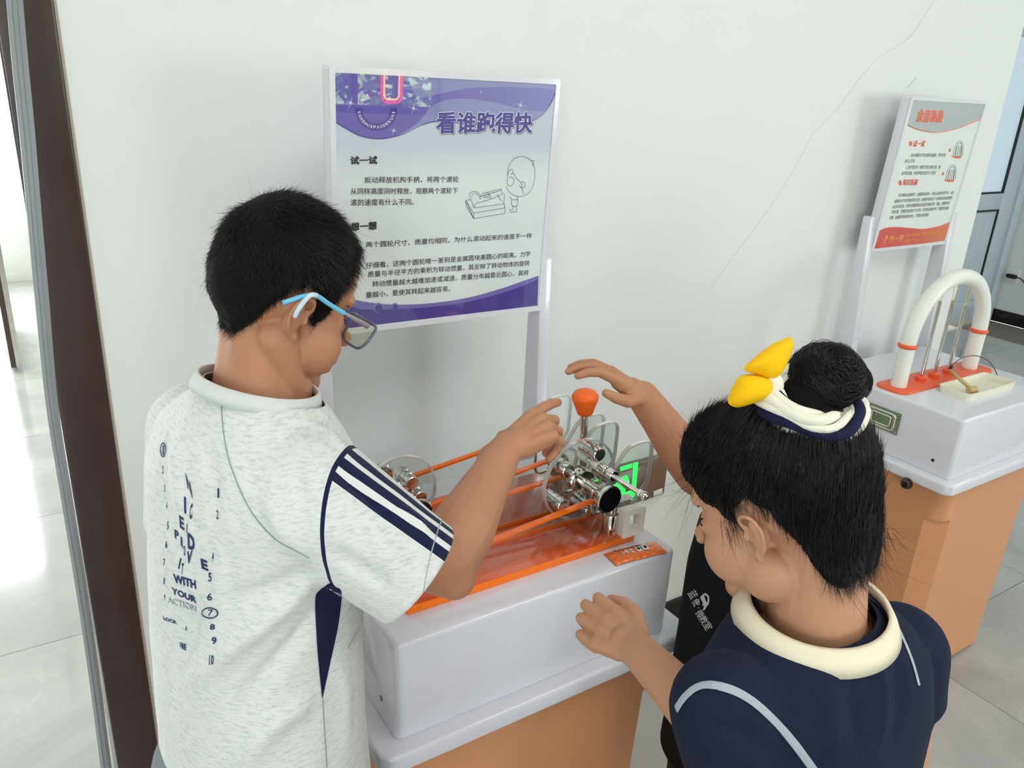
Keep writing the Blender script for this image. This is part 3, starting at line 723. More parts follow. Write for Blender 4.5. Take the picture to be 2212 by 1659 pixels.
def wheel(label, c, R, yd, ya0, ya1, weights, wr, cap=True):
    x, z = c
    t = thing('rolling_wheel', label, 'wheel', (x, yd, z))
    t_y = .008
    # disc as ring-edged clear plate
    o = mesh('clear_disc', *lathe((x, yd-t_y/2, z), (0, 1, 0), [(0, R), (t_y, R)], 64), M['clear'], t, auto=30)
    rv, rf = [], []
    n = 72
    for rr, yy in ((R+.0002, yd-t_y/2), (R+.0002, yd+t_y/2), (R-.0022, yd+t_y/2+.0001), (R-.0022, yd-t_y/2-.0001)):
        for k in range(n): a = 2*math.pi*k/n; rv.append((x+rr*math.cos(a), yy, z+rr*math.sin(a)))
    for q in range(4):
        for k in range(n): rf.append((q*n+k, q*n+(k+1) % n, ((q+1) % 4)*n+(k+1) % n, ((q+1) % 4)*n+k))
    mesh('disc_edge', rv, rf, M['clear_edge'], t, auto=30)
    ax = mesh('axle', *lathe((x, ya0, z), (0, 1, 0), [(0, .0092), (ya1-ya0, .0092)], 28), M['chrome'], t, auto=30)
    mesh('hub_flange', *lathe((x, yd-.016, z), (0, 1, 0), [(0, .013), (.001, .0210), (.006, .0222), (.008, .0198), (.0105, .0198), (.0125, .0222), (.019, .0222), (.020, .0198), (.0225, .0198), (.024, .0222), (.030, .0210), (.0305, .013)], 36), M['chrome'], t, auto=35)
    if cap:
        mesh('end_cap', *lathe((x, ya0-.002, z), (0, 1, 0), [(0, .0225), (.0005, .0247), (.006, .0247), (.010, .021), (.011, .008)], 40), M['chrome'], t, auto=35)
        mesh('cap_face', *lathe((x, ya0-.0026, z), (0, 1, 0), [(0, .0218), (.0012, .0228)], 40), M['gloss_black'], t, auto=35)
        mesh('end_cap', *lathe((x, ya1+.002, z), (0, -1, 0), [(0, .0205), (.0005, .0225), (.006, .0225), (.010, .019), (.011, .008)], 40), M['chrome'], t, auto=35)
    for (dx, dz) in weights:
        mesh('weight', *lathe((x+dx, yd-.0235, z+dz), (0, 1, 0), [(0, wr-.0012), (.001, wr), (.0145, wr), (.015, wr-.0012), (.0175, wr-.0012), (.018, wr), (.0285, wr), (.029, wr-.0012), (.0315, wr-.0012), (.032, wr), (.046, wr), (.047, wr-.0012)], 28), M['chrome'], t, auto=35)
    return t
yA = .955
cA = on_y(1252, 1033, yA)
zax = .9665
cx_A = cA.x
wheel('clear rolling wheel with its weights near the rim, resting beside the lever', (cx_A, zax), .0755, yA, .874, 1.020,
      [(.056*math.cos(a), .056*math.sin(a)) for a in [math.radians(68+72*k) for k in range(5)]], .0125)
yB = 1.083
cB = on_y(862, 1050, yB)
zb_ = rail_ab(cB.x)+.0085
wheel('clear rolling wheel with weights clustered round its axle, beside the boy', (cB.x, zb_), .069, yB, 1.008, 1.158,
      [(.0295*math.cos(a), .0295*math.sin(a)) for a in [math.radians(62+72*k) for k in range(5)]], .0118)

# release lever
lev = thing('release_lever', 'chrome release lever with orange cone-shaped knob between the clear plates', 'lever', (.83, 1.01, .879))
kp = on_y(1264, 868, 1.012)
L0 = on_y(1258, 1092, 1.012); L0.z = max(L0.z, .884)
L1 = kp+Vector((0, 0, -.02)); ax = (L1-L0).normalized()
mesh('rod', *lathe(L0, ax, [(0, .0068), ((L1-L0).length, .0068)], 24), M['chrome'], lev, auto=30)
kb = kp-ax*.024
mesh('knob', *lathe(kb, ax, [(0, .0115), (.001, .0135), (.006, .0152), (.030, .0236), (.034, .0240), (.037, .0232), (.042, .0195), (.045, .0145), (.047, .007), (.0475, .001)], 40), M['orange_knob'], lev, auto=60)
zr_ = 1.0
R0 = on_z(1213, 952, zr_); R1 = on_z(1387, 1072, zr_)
R1.x = R0.x = (R0.x+R1.x)/2
def seg(t0, t1, r, m, name, rr=None):
    a = R0.lerp(R1, t0); b = R0.lerp(R1, t1)
    mesh(name, *lathe(a, (b-a), [(0, r*.92), (.0008, r), ((b-a).length-.0008, r), ((b-a).length, r*.92)], 22), m, lev, auto=35)
seg(-.04, 1.0, .0042, M['chrome'], 'cross_rod')
seg(-.05, .055, .0075, M['cream'], 'spacer'); seg(.26, .36, .0078, M['cream'], 'spacer')
seg(.42, .50, .0062, M['cream'], 'spacer'); seg(.52, .60, .0098, M['chrome'], 'collar'); seg(.61, .68, .0098, M['chrome'], 'collar'); seg(.95, .99, .0062, M['cream'], 'spacer')
mesh('ball_end', *sphere(R1, .0078), M['chrome'], lev, True)
# release mechanism under the rod: solenoid cylinders, wire hooks, white housings
def px2(px, py, y): return on_y(px, py, y)
def mech(dy, first=True):
    b = DZ+.0145; y0 = .902+dy
    sx = .836
    sol_ = (lambda t: mesh('solenoid', *lathe((sx-.012, y0+.004, b), (0, 0, 1), [(0, .0155), (.034, .0155), (.036, .0145), (.0365, .0095), (.062, .0095)], 28), M['chrome'], t, auto=35))
    fr = [(sx-.004, b+.002), (sx+.040, b+.002), (sx+.040, b+.052), (sx-.004, b+.052)]
    O_ = (0, y0-.012, 0)
    outer = rrect(sx-.008, sx+.040, b-.003, b+.050, .003, 3); inner = rrect(sx+.005, sx+.028, b+.009, b+.039, .001, 3); n = len(outer)
    V = []; 
    for yy in (y0-.025, y0-.009):
        V += [(a, yy, c) for a, c in outer]+[(a, yy, c) for a, c in inner]
    F = []
    for k in range(n):
        j = (k+1) % n
        F += [(k, j, n+j, n+k), (2*n+k, 3*n+k, 3*n+j, 2*n+j), (k, 2*n+k, 2*n+j, j), (n+k, n+j, 3*n+j, 3*n+k)]
    t = mesh('catch_housing', V, F, M['cream'], dev, auto=40); sol_(t)
    mesh('cover_plate', *box(sx-.022, sx+.034, y0+.002, y0+.020, b+.053, b+.0545), M['cream'], t)
    hk = [(sx-.058, y0+.006, b+.092), (sx-.058, y0+.006, b+.06), (sx-.056, y0+.006, b+.049), (sx-.050, y0+.006, b+.044), (sx-.040, y0+.006, b+.043), (sx-.006, y0+.006, b+.048)]
    mesh('wire_hook', *tube(smooth_poly(hk, 5), .0030, 12), M['chrome'], t, True)
    return t
mech(0.0, True); mech(.085, False); mech(.170, False)

# ---- sweet wrapper
cw = thing('snack_wrapper', 'orange foil snack wrapper lying on the stand beside the orange slab', 'wrapper', tuple(on_z(1360, 1200, BT)))
A = on_z(1303, 1197, BT+.001); B = on_z(1414, 1170, BT+.001); C_ = on_z(1330, 1224, BT+.001); Ud = (B-A); 
D_ = (C_-A); Wd = D_ - Ud*(D_.dot(Ud)/Ud.length_squared)
nu, nv = 54, 22; V = []; F = []
random.seed(5)
for i in range(nu+1):
    for j in range(nv+1):
        u, v = i/nu, j/nv
        env = min(1, min(u, 1-u)/.10)**.6*math.sin(math.pi*min(1, max(0, v)))**.55
        hz = .0018+.0075*env+.0022*env*noise.noise(Vector((u*14, v*6, 3)))+.0009*math.sin(u*160)*(1 if (u < .07 or u > .93) else 0)
        inset = .02*math.sin(v*math.pi)*0
        zig = .012*(1 if j % 2 else 0)*(1 if i in (0, nu) else 0)
        pinch = 1-.10*min(1, min(u, 1-u)/.10)
        P = A+Ud*(u+zig)+Wd*(.5+(v-.5)*pinch); V.append((P.x, P.y, BT+max(.0006, hz)))
for i in range(nu):
    for j in range(nv): F.append((i*(nv+1)+j, (i+1)*(nv+1)+j, (i+1)*(nv+1)+j+1, i*(nv+1)+j+1))
wm = mat('orange_foil', (246, 116, 50), 0.25, metal=0.12, coat=.5, var=.25, vscale=55, bump=.6, bscale=120)
wo = mesh('foil', V, F, wm, cw, auto=50)
def on_foil(u, v, l=.0006):
    i, j = min(nu, max(0, int(u*nu))), min(nv, max(0, int(v*nv))); return Vector(V[i*(nv+1)+j])+Vector((0, 0, l))
def foil_patch(name, u0, u1, v0, v1, m, l):
    vv = []; ff = []; n_, m_ = 10, 6
    for i in range(n_+1):
        for j in range(m_+1): vv.append(on_foil(u0+(u1-u0)*i/n_, v0+(v1-v0)*j/m_, l))
    for i in range(n_):
        for j in range(m_): ff.append((i*(m_+1)+j, (i+1)*(m_+1)+j, (i+1)*(m_+1)+j+1, i*(m_+1)+j+1))
    mesh(name, vv, ff, m, cw, True)
M['paper'] = mat('printed_white', (232, 232, 226), .4); M['print_blk'] = mat('printed_black', (30, 30, 30), .4); M['print_pink'] = mat('printed_red', (200, 40, 60), .4)
foil_patch('white_band', .14, .70, .05, .20, M['paper'], .0007)
foil_patch('barcode_label', .50, .74, .30, .70, M['paper'], .0007)
for k in range(13):
    u = .535+.0145*k; foil_patch('bar', u, u+(.009 if k % 3 else .004), .38, .63, M['print_blk'], .0012)
foil_patch('red_mark', .16, .21, .07, .19, M['print_pink'], .0012)
def foil_text(s, u0, u1, v0, v1, m, off=0.0, l=.0013):
    T, F_ = text2d(s, off); x0, x1 = T[:, 0].min(), T[:, 0].max(); y0, y1 = T[:, 1].min(), T[:, 1].max()
    return mesh('wrapper_lettering', [on_foil(u0+(u1-u0)*(a-x0)/(x1-x0), v1+(v0-v1)*(b-y0)/(y1-y0), l) for a, b in T], F_, m, cw)
foil_text('ARONE', .24, .66, .06, .19, M['print_blk'], .02)
foil_text('魔 芋 爽', .20, .44, .40, .72, M['paper'], .05, .0016)

# ---- exit sign on the wall (low level evacuation sign)
ex = thing('exit_sign', 'low brown-faced evacuation sign with lit green running figure on the wall', 'exit sign', (1.42, WY-.01, .5))
def wl(px, py, l=.0): v = on_y(px, py, WY-.02-l); return v
e_tr = on_y(1441, 1000, WY-.02); e_br = on_y(1434, 1068, WY-.02)
ez1, ez0, ex1 = on_y(1441, 984, WY-.02).z, e_br.z, e_br.x
ex0 = ex1-.36
bevelled('sign_plate', prism(rrect(ex0, ex1, ez0, ez1, .008, 4), (0, WY, 0), (1, 0, 0), (0, 0, 1), (0, -.02, 0)), M['brown_glass'], ex, .002, 2)
def gp(lst, name='green_figure'):
    pts = [wl(a, b, .001) for a, b in lst]; q = [p+Vector((0, .0012, 0)) for p in pts]; n = len(pts)
    mesh(name, pts+q, [tuple(range(n)), tuple(range(2*n-1, n-1, -1))]+[(i, (i+1) % n, n+(i+1) % n, n+i) for i in range(n)], M['green_light'], ex)
def e4(x, y): return (1280+x/8.295, 940+y/8.295)
gp([e4(*p) for p in ((735, 500), (805, 483), (818, 492), (760, 1150), (735, 1166), (690, 1160), (665, 1130), (668, 1090), (700, 1010))], 'green_doorframe')
gp([e4(*p) for p in ((500, 575), (712, 512), (715, 580), (500, 645))], 'green_doorframe')
gp([e4(*p) for p in ((520, 755), (600, 725), (625, 730), (655, 800), (662, 850), (640, 866), (500, 800))], 'green_head')
gp([e4(*p) for p in ((395, 860), (430, 850), (585, 960), (590, 1030), (690, 990), (690, 1050), (560, 1108), (520, 1105), (500, 1000), (385, 1195), (345, 1195), (340, 1165), (445, 985), (440, 915), (385, 960), (365, 930))])
gp([e4(*p) for p in ((385, 1210), (430, 1185), (460, 1220), (455, 1240), (400, 1260), (368, 1255))], 'green_shoe')
gp([e4(*p) for p in ((-60, 800), (220, 740), (228, 790), (-60, 850))], 'green_arrow')
flat('serial_label', [on_y(a, b, WY-.0212) for a, b in ((1412, 1061), (1431, 1054), (1431, 1067), (1412, 1073))], M['paper'], ex)
mesh('serial_number', *line_text('28A3277A', on_y(1413, 1072, WY-.0218), on_y(1430, 1066, WY-.0218), (0, 0, 1), .004), M['print_blk'], ex)

# ================================================================== CHIME ARCH on console 2
ch = thing('chime_arch', 'white tubular arch with hanging metal chime tubes on an orange base plate', 'exhibit', (2.29, 1.15, BT))
pc = 1.147; px0_, px1_ = 2.0, 2.545
pl_ = [(a, b) for a, b in rrect(2.045, 2.545, pc-.046, pc+.046, .03, 6)]
F0 = on_z(1944, 834, BT+.006); F1 = on_z(2089, 792, BT+.006)
bevelled('base_plate', prism(rrect(F0.x-.052, F1.x+.060, (F0.y+F1.y)/2-.05, (F0.y+F1.y)/2+.045, .03, 6), (0, 0, BT), (1, 0, 0), (0, 1, 0), (0, 0, .006)), M['orange_plate'], ch, .0015, 2)
cyy = (F0.y+F1.y)/2
xa, xb = F0.x, F1.x
# arch path in the plane y=cyy
apx = on_y(2078, 597, cyy); ztop = apx.z
zk = on_y(1963, 750, cyy).z; zk2 = on_y(2108, 711, cyy).z; zk = (zk+zk2)/2
mid = (xa+xb)/2; hw = (xb-xa)/2
path = [(xa, cyy, BT+.005), (xa, cyy, zk)]
hh = ztop-zk
for k in range(1, 30):
    a = math.pi-math.pi*k/30; ca, sa = math.cos(a), math.sin(a)
    path.append((mid+hw*ca, cyy, zk+hh*(abs(sa)**.92)))
path += [(xb, cyy, zk), (xb, cyy, BT+.005)]
mesh('arch_tube', *tube(path, .0215, 24), M['white_tube'], ch, auto=50)
for x in (xa, xb):
    mesh('collar_ring', *lathe((x, cyy, zk-.006), (0, 0, 1), [(0, .0225), (.002, .0252), (.006, .0262), (.010, .0252), (.012, .0225)], 32), M['orange_plate'], ch, auto=60)
def azt(x):
    c = max(-1, min(1, (x-mid)/hw)); return zk+hh*(math.sin(math.acos(c))**.92)-.02
for i, (bx_, by_, topy, topx) in enumerate(((1990, 815, 650, 2033), (2020, 801, 648, 2060), (2052, 789, 658, 2088))):
    g = on_z(bx_, by_, BT+.02); g.y = cyy
    g = on_y(bx_, by_, cyy); x = g.x
    zt_ = on_y(topx, topy, cyy).z
    mesh('chime_tube', *lathe((x, cyy, BT+.020), (0, 0, 1), [(0, .0052), (zt_-BT-.02, .0052)], 18), M['chrome'], ch, auto=30)
    for s in (-1, 1): mesh('cord', *tube([(x+s*.0045, cyy, zt_-.035), (x+s*.0055, cyy, zt_), (x+s*.009, cyy, azt(x))], .0011, 6), mat('yellow_cord', (206, 196, 120), .6), ch)
    mesh('cushion_knob', *lathe((x, cyy, BT+.006), (0, 0, 1), [(0, .0145), (.004, .015), (.009, .0145), (.012, .010), (.013, .006), (.016, .006)], 24), M['orange_plate'], ch, auto=50)
# ivory tray and mallet
ivs = [on_z(*p, BT) for p in ((2040, 856), (2109, 866), (2172, 838), (2108, 806))]
iv = thing('mallet_tray', 'shallow ivory plastic tray holding the small wooden mallet', 'tray', tuple(sum(ivs, Vector())/4))
x0_, x1_ = (ivs[0].x+ivs[1].x)/2, (ivs[2].x+ivs[3].x)/2; y0_, y1_ = (ivs[1].y+ivs[2].y)/2, (ivs[0].y+ivs[3].y)/2
x0_, x1_, y0_, y1_ = 2.128, 2.366, .985, 1.072
def ring_tray(x0, x1, y0, y1, z0, z1, wt, m, root):
    o1 = rrect(x0, x1, y0, y1, .012, 5); o2 = rrect(x0-.003, x1+.003, y0-.003, y1+.003, .014, 5); i2 = rrect(x0-.003+wt, x1+.003-wt, y0-.003+wt, y1+.003-wt, .010, 5); i1 = rrect(x0+wt, x1-wt, y0+wt, y1-wt, .009, 5)
    n = len(o1); V = [(a, b, z0) for a, b in o1]+[(a, b, z1) for a, b in o2]+[(a, b, z1) for a, b in i2]+[(a, b, z0+.003) for a, b in i1]
    F = [(q*n+i, q*n+(i+1) % n, (q+1)*n+(i+1) % n, (q+1)*n+i) for q in range(3) for i in range(n)]+[tuple(range(n-1, -1, -1)), tuple(3*n+i for i in range(n))]
    return mesh('tray_shell', V, F, m, root, auto=35)
ring_tray(x0_, x1_, y0_, y1_, BT, BT+.020, .005, M['ivory'], iv)
ma = on_z(2052, 800, BT+.045); mb = on_z(2100, 842, BT+.018)
ml = thing('wooden_mallet', 'small wooden mallet on a steel cable lying across the ivory tray', 'mallet', tuple(mb))
mesh('handle', *tube([ma, mb], [.0052, .0056], 14), M['wood'], ml, True)
hd = (mb-ma).normalized(); hs = hd.cross(Vector((0, 0, 1))).normalized(); hs = Vector((.95, -.25, .05)).normalized()
mesh('head', *lathe(mb-hs*.013, hs, [(0, .009), (.001, .010), (.025, .010), (.026, .009)], 20), M['wood'], ml, auto=40)
ce = on_z(2163, 820, BT+.016)
cb = [on_z(2052, 797, BT+.047), on_y(2063, 783, 1.09), on_y(2085, 771, 1.085), on_y(2110, 769, 1.08), on_y(2135, 780, 1.07), on_y(2150, 800, 1.06), on_y(2157, 821, 1.045)]
mesh('steel_cable', *tube(smooth_poly(cb, 6), .0014, 8), M['dark_steel'], ml, True)
mesh('ferrule', *tube([cb[0], cb[0].lerp(cb[1], .45)], .004, 12), M['black'], ml, True)
mesh('anchor', *lathe((cb[-1].x, cb[-1].y, cb[-1].z-.010), (0, 0, 1), [(0, .006), (.003, .006), (.004, .004), (.012, .004)], 16), M['steel'], ml, auto=40)
# ================================================================== PEOPLE: helpers
def capsule(a, b, ra, rb=None, n=18, flat=None):
    """tapered capsule; flat=(vector, factor) squeezes the section along that vector"""
    a = Vector(a); b = Vector(b); rb = ra if rb is None else rb
    d = (b-a); L = d.length; d = d.normalized() if L > 1e-6 else Vector((0, 0, 1))
    s, t = frame_of(d); V = []; rings = []
    for k in range(6): th = math.pi/2*k/6; rings.append((-ra*math.cos(th), ra*math.sin(th)))
    rings += [(L*q/4, ra+(rb-ra)*q/4) for q in range(5)]
    for k in range(1, 7): th = math.pi/2*k/6; rings.append((L+rb*math.sin(th), rb*math.cos(th)))
    for h, r in rings:
        for k in range(n):
            an = 2*math.pi*k/n; p = s*(max(r, 1e-4)*math.cos(an))+t*(max(r, 1e-4)*math.sin(an))
            if flat: fv, ff = flat; fv = Vector(fv).normalized(); p = p-fv*(p.dot(fv)*(1-ff))
            V.append(a+d*h+p)
    F = [(i*n+k, i*n+(k+1) % n, (i+1)*n+(k+1) % n, (i+1)*n+k) for i in range(len(rings)-1) for k in range(n)]
    F += [tuple(range(n-1, -1, -1)), tuple((len(rings)-1)*n+k for k in range(n))]
    return V, F

def ellipsoid(c, r, R=None, n=28, m_=18):
    V, F = sphere((0, 0, 0), 1.0, n, m_); R = R or Matrix.Identity(3); c = Vector(c)
    return [c+R@Vector((v[0]*r[0], v[1]*r[1], v[2]*r[2])) for v in V], F

def chain(pts, rs, flat=None):
    return [capsule(pts[i], pts[i+1], rs[i], rs[i+1], flat=flat) for i in range(len(pts)-1)]

def loft(rings):
    """closed solid from a list of rings (same count)"""
    n = len(rings[0]); V = [p for r in rings for p in r]
    F = [(i*n+k, i*n+(k+1) % n, (i+1)*n+(k+1) % n, (i+1)*n+k) for i in range(len(rings)-1) for k in range(n)]
    F += [tuple(range(n-1, -1, -1)), tuple((len(rings)-1)*n+k for k in range(n))]
    return V, F

def sring(c, X, Y, rx, ry, n=40, p=2.3):
    c = Vector(c); out = []
    for k in range(n):
        a = 2*math.pi*k/n; ca, sa = math.cos(a), math.sin(a)
        out.append(c+X*(rx*math.copysign(abs(ca)**(2/p), ca))+Y*(ry*math.copysign(abs(sa)**(2/p), sa)))
    return out

def remesh(prims, voxel, smooth=6, fac=.5):
    V, F = join(prims)
    me = bpy.data.meshes.new('tmp'); me.from_pydata([tuple(v) for v in V], [], F)
    bm = bmesh.new(); bm.from_mesh(me); bmesh.ops.recalc_face_normals(bm, faces=bm.faces); bm.to_mesh(me); bm.free()
    o = bpy.data.objects.new('tmp', me); S.collection.objects.link(o)
    r = o.modifiers.new('r', 'REMESH'); r.mode = 'VOXEL'; r.voxel_size = voxel; r.adaptivity = 0
    s = o.modifiers.new('s', 'SMOOTH'); s.factor = fac; s.iterations = smooth
    dg = bpy.context.evaluated_depsgraph_get(); ev = o.evaluated_get(dg); m = ev.to_mesh()
    n = len(m.vertices); co = np.empty(n*3); m.vertices.foreach_get('co', co); co = co.reshape(-1, 3).copy()
    fc = np.empty(len(m.polygons)*4, dtype=np.int64); m.polygons.foreach_get('vertices', fc); fc = fc.reshape(-1, 4).copy()
    ev.to_mesh_clear(); bpy.data.objects.remove(o); bpy.data.meshes.remove(me)
    return co, fc

def relax(co, fc, spots, iters=14):
    e = np.vstack([fc[:, [i, (i+1) % 4]] for i in range(4)]); n = len(co); cnt = np.bincount(e.ravel(), minlength=n)
    w_ = np.zeros(n)
    for c, r in spots: w_ = np.maximum(w_, 1-smoothstep(np.linalg.norm(co-np.array(c), axis=1), r*.6, r))
    for k in range(iters):
        s = np.zeros_like(co); np.add.at(s, e[:, 0], co[e[:, 1]]); np.add.at(s, e[:, 1], co[e[:, 0]]); m = s/np.maximum(cnt, 1)[:, None]
        co = co+(m-co)*(w_*.6)[:, None]
    return co

def normals(co, fc):
    a, b, c, d = (co[fc[:, i]] for i in range(4)); fn = np.cross(c-a, d-b); N = np.zeros_like(co)
    for i in range(4): np.add.at(N, fc[:, i], fn)
    return N/np.maximum(np.linalg.norm(N, axis=1, keepdims=True), 1e-12)

def npmesh(name, co, fc, m, parent, smooth=True, attrs=None):
    off = np.array(wloc(parent)) if parent is not None else np.zeros(3)
    me = bpy.data.meshes.new(name); me.vertices.add(len(co)); me.vertices.foreach_set('co', (co-off).astype(np.float32).ravel())
    k = fc.shape[1]; me.loops.add(len(fc)*k); me.polygons.add(len(fc))
    me.loops.foreach_set('vertex_index', fc.astype(np.int32).ravel()); me.polygons.foreach_set('loop_start', (np.arange(len(fc))*k).astype(np.int32))
    me.update(calc_edges=True); me.validate()
    me.polygons.foreach_set('use_smooth', [smooth]*len(me.polygons))
    for q in (m if isinstance(m, (list, tuple)) else [m]): me.materials.append(q)
    for nm, arr in (attrs or {}).items():
        at_ = me.attributes.new(nm, 'FLOAT', 'POINT'); at_.data.foreach_set('value', np.asarray(arr, dtype=np.float32))
    o = bpy.data.objects.new(name, me); link(o, parent)
    return o

def rot_frame(fwd, up):
    """3x3 whose columns are forward, left, up"""
    f = Vector(fwd).normalized(); u = Vector(up); l = u.cross(f).normalized(); u = f.cross(l).normalized()
    return Matrix((f, l, u)).transposed()

def smoothstep(x, a, b):
    t = np.clip((x-a)/(b-a), 0, 1); return t*t*(3-2*t)

def skin_mat(name, rgb, red):
    m = mat(name, rgb, 0.48, sss=0.12, bump=.12, bscale=420, var=.05, vscale=22, spec=.35)
    nt = m.node_tree; p = nt.nodes['Principled BSDF']
    at_ = nt.nodes.new('ShaderNodeAttribute'); at_.attribute_name = 'red'
    mx = nt.nodes.new('ShaderNodeMixRGB'); src = p.inputs['Base Color'].links[0].from_socket
    nt.links.new(at_.outputs['Fac'], mx.inputs[0]); nt.links.new(src, mx.inputs[1]); mx.inputs[2].default_value = (*lin(red), 1)
    nt.links.new(mx.outputs[0], p.inputs['Base Color'])
    return m
M['skin_boy'] = skin_mat('skin_boy', (186, 132, 100), (180, 84, 66))
M['skin_girl'] = skin_mat('skin_girl', (204, 152, 120), (190, 104, 84))
M['skin_kid'] = skin_mat('skin_small_child', (184, 130, 98), (176, 90, 72))
M['nail'] = mat('nail', (226, 172, 152), .25)
def hair_mat():
    m = mat('black_hair', (19, 17, 17), .40, spec=.45)
    m.node_tree.nodes['Principled BSDF'].inputs['Anisotropic'].default_value = .6
    return m
M['hair'] = hair_mat()
M['hair_cap'] = mat('hair_underlayer', (13, 11, 11), .8, spec=.15, bump=.5, bscale=240)
M['eye_white'] = mat('eye_white', (228, 224, 218), .2); M['iris'] = mat('iris', (36, 22, 16), .15)

def head_prims(o, R, s=1.0, w=1.0, chubby=1.0, ear=1.0, jaw=1.0, bk=0.0):
    """o = point between the ears, R columns = forward, left, up"""
    def P(x, y, z): return o+R@Vector((x*s, y*s*w, z*s))
    def E(c, r):
        if c[2] < -.005 and abs(c[1]) < .06: c = (c[0]+(jaw-1)*.06*(c[0] > .05), c[1], -.005+(c[2]+.005)*jaw); r = (r[0], r[1], r[2]*(1+(jaw-1)*.6))
        return ellipsoid(P(*c), (r[0]*s, r[1]*s*w, r[2]*s), R)
    pr = [E((-.002+bk, 0, .048), (.084-bk*.3, .076, .083)), E((-.017+bk, 0, .030), (.068, .072, .075)), E((.030, 0, .052), (.060, .066, .066)),
          E((.036, 0, -.008), (.054, .058, .070)), E((.030, 0, -.050), (.052, .050*chubby, .040)), E((.066, 0, -.078), (.023, .024, .018)),
          E((.074, 0, .034), (.018, .048, .016)), E((.0865, 0, -.046), (.0135, .022, .0075)), E((.0845, 0, -.0575), (.0125, .018, .0085)), E((.080, 0, -.052), (.014, .026, .016))]
    for y in (-1, 1):
        pr += [E((.050, y*.034*chubby, -.030), (.036, .028, .036)), E((.012, y*.046, -.052), (.034, .018*chubby, .030)), E((.064, y*.030, .001), (.020, .019, .014)), E((.0980, y*.0095, -.0215), (.0085, .0070, .0065))]
    pr += [capsule(P(.084, 0, .018), P(.101, 0, -.014), .0075*s, .0095*s), E((.1025, 0, -.0175), (.0095, .0090, .0085))]
    # ears: backed shell, helix rim, lobe, tragus
    for y in (-1, 1):
        def Q(x, yy, z): return P(-.004+(x+.004)*ear, y*(.074+(yy-.074)*ear), z*ear)
        rim = [Q(.008, .071, .004), Q(.012, .078, .018), Q(.006, .086, .030), Q(-.008, .092, .032), Q(-.020, .094, .022), Q(-.023, .092, .004), Q(-.017, .086, -.014), Q(-.008, .080, -.026), Q(.001, .075, -.030), Q(.004, .072, -.022)]
        rim = smooth_poly(rim, 2)
        rr = [.0036*s*ear]*len(rim)
        pr += chain(rim, rr)
        pr += [ellipsoid(Q(-.008, .080, .002), (.0155*s*ear, .0035*s, .026*s*ear), R@Matrix.Rotation(y*math.radians(-26), 3, 'Z')), E((-.001, y*.0755, -.024), (.0065, .0042, .0075)), E((.0085, y*.0735, -.002), (.0035, .004, .006)),
               ellipsoid(Q(-.010, .072, -.002), (.012*s*ear, .010*s*ear, .018*s*ear), R)]
        pr += chain([Q(-.004, .083, .020), Q(-.012, .086, .008), Q(-.010, .083, -.008), Q(-.002, .078, -.014)], [.0026*s]*4)
    return pr

def hand_prims(w, d, nrm, s=1.0, side=1, flex=None, splay=(8, 2, -4, -11), thumb=None, W=.056, L=.068, plen=1.0):
    """w wrist, d to the knuckles, nrm back-of-hand normal; side=+1 puts the thumb at d x nrm"""
    d = Vector(d).normalized(); nrm = Vector(nrm); nrm = (nrm-d*nrm.dot(d)).normalized(); t = d.cross(nrm)*side
    W *= s; L *= s; pr = []; tips = []
    pr.append(capsule(w-d*.022*s, w+d*.022*s, .0212*s, .0205*s, flat=(nrm, .85)))
    lens = [(.030, .019, .016), (.034, .021, .017), (.031, .020, .0165), (.025, .015, .0145)]
    flex = flex or [(20, 25, 15)]*4
    for i in range(4):
        off = t*(W*(.40-.267*i)); Ls = L*(1.0, 1.03, .98, .90)[i]
        mcp = w+d*Ls+off-nrm*(.002*s if i in (0, 3) else 0)
        base = w+d*.012*s+off*.45
        pr.append(capsule(base, mcp, .0125*s, .0098*s)); pr.append(capsule(w+d*.02*s+off*.6-nrm*.005*s, mcp-nrm*.004*s-d*.006*s, .0115*s, .0088*s))
        ang = 0; p = mcp; dd = d.copy(); sp = math.radians(splay[i])
        for j in range(3):
            ang += math.radians(flex[i][j])
            f0 = (d*math.cos(ang)-nrm*math.sin(ang)); dirn = (f0*math.cos(sp*max(0, math.cos(ang)))+t*math.sin(sp*max(0.0, math.cos(ang)))).normalized()
            q = p+dirn*lens[i][j]*s*(plen if j == 0 else 1); r0 = (.0086, .0078, .0071)[j]*s*(1.0 if i < 3 else .9); r1 = (.0078, .0071, .0060)[j]*s*(1.0 if i < 3 else .9)
            pr.append(capsule(p, q, r0, r1)); p = q
        tips.append((p, dirn, (f0*0+nrm*math.cos(ang)+d*math.sin(ang)).normalized()))
    # thumb
    th = thumb or ((.55, .80, -.25), (.80, .45, -.35), (.9, .1, -.4))
    p = w+d*.014*s+t*W*.32-nrm*.004*s; pts = [p]
    for j, ln in enumerate((.034, .024, .019)):
        v = (d*th[j][0]+t*th[j][1]+nrm*th[j][2]).normalized(); p = p+v*ln*s; pts.append(p)
    pr += chain(pts, [.0125*s, .0100*s, .0088*s, .0068*s])
    pr.append(capsule(pts[0], w+d*L*.75+t*W*.30, .0105*s, .008*s))
    tips.append((pts[-1], (pts[-1]-pts[-2]).normalized(), (nrm*.6+t*.5).normalized()))
    return pr, tips

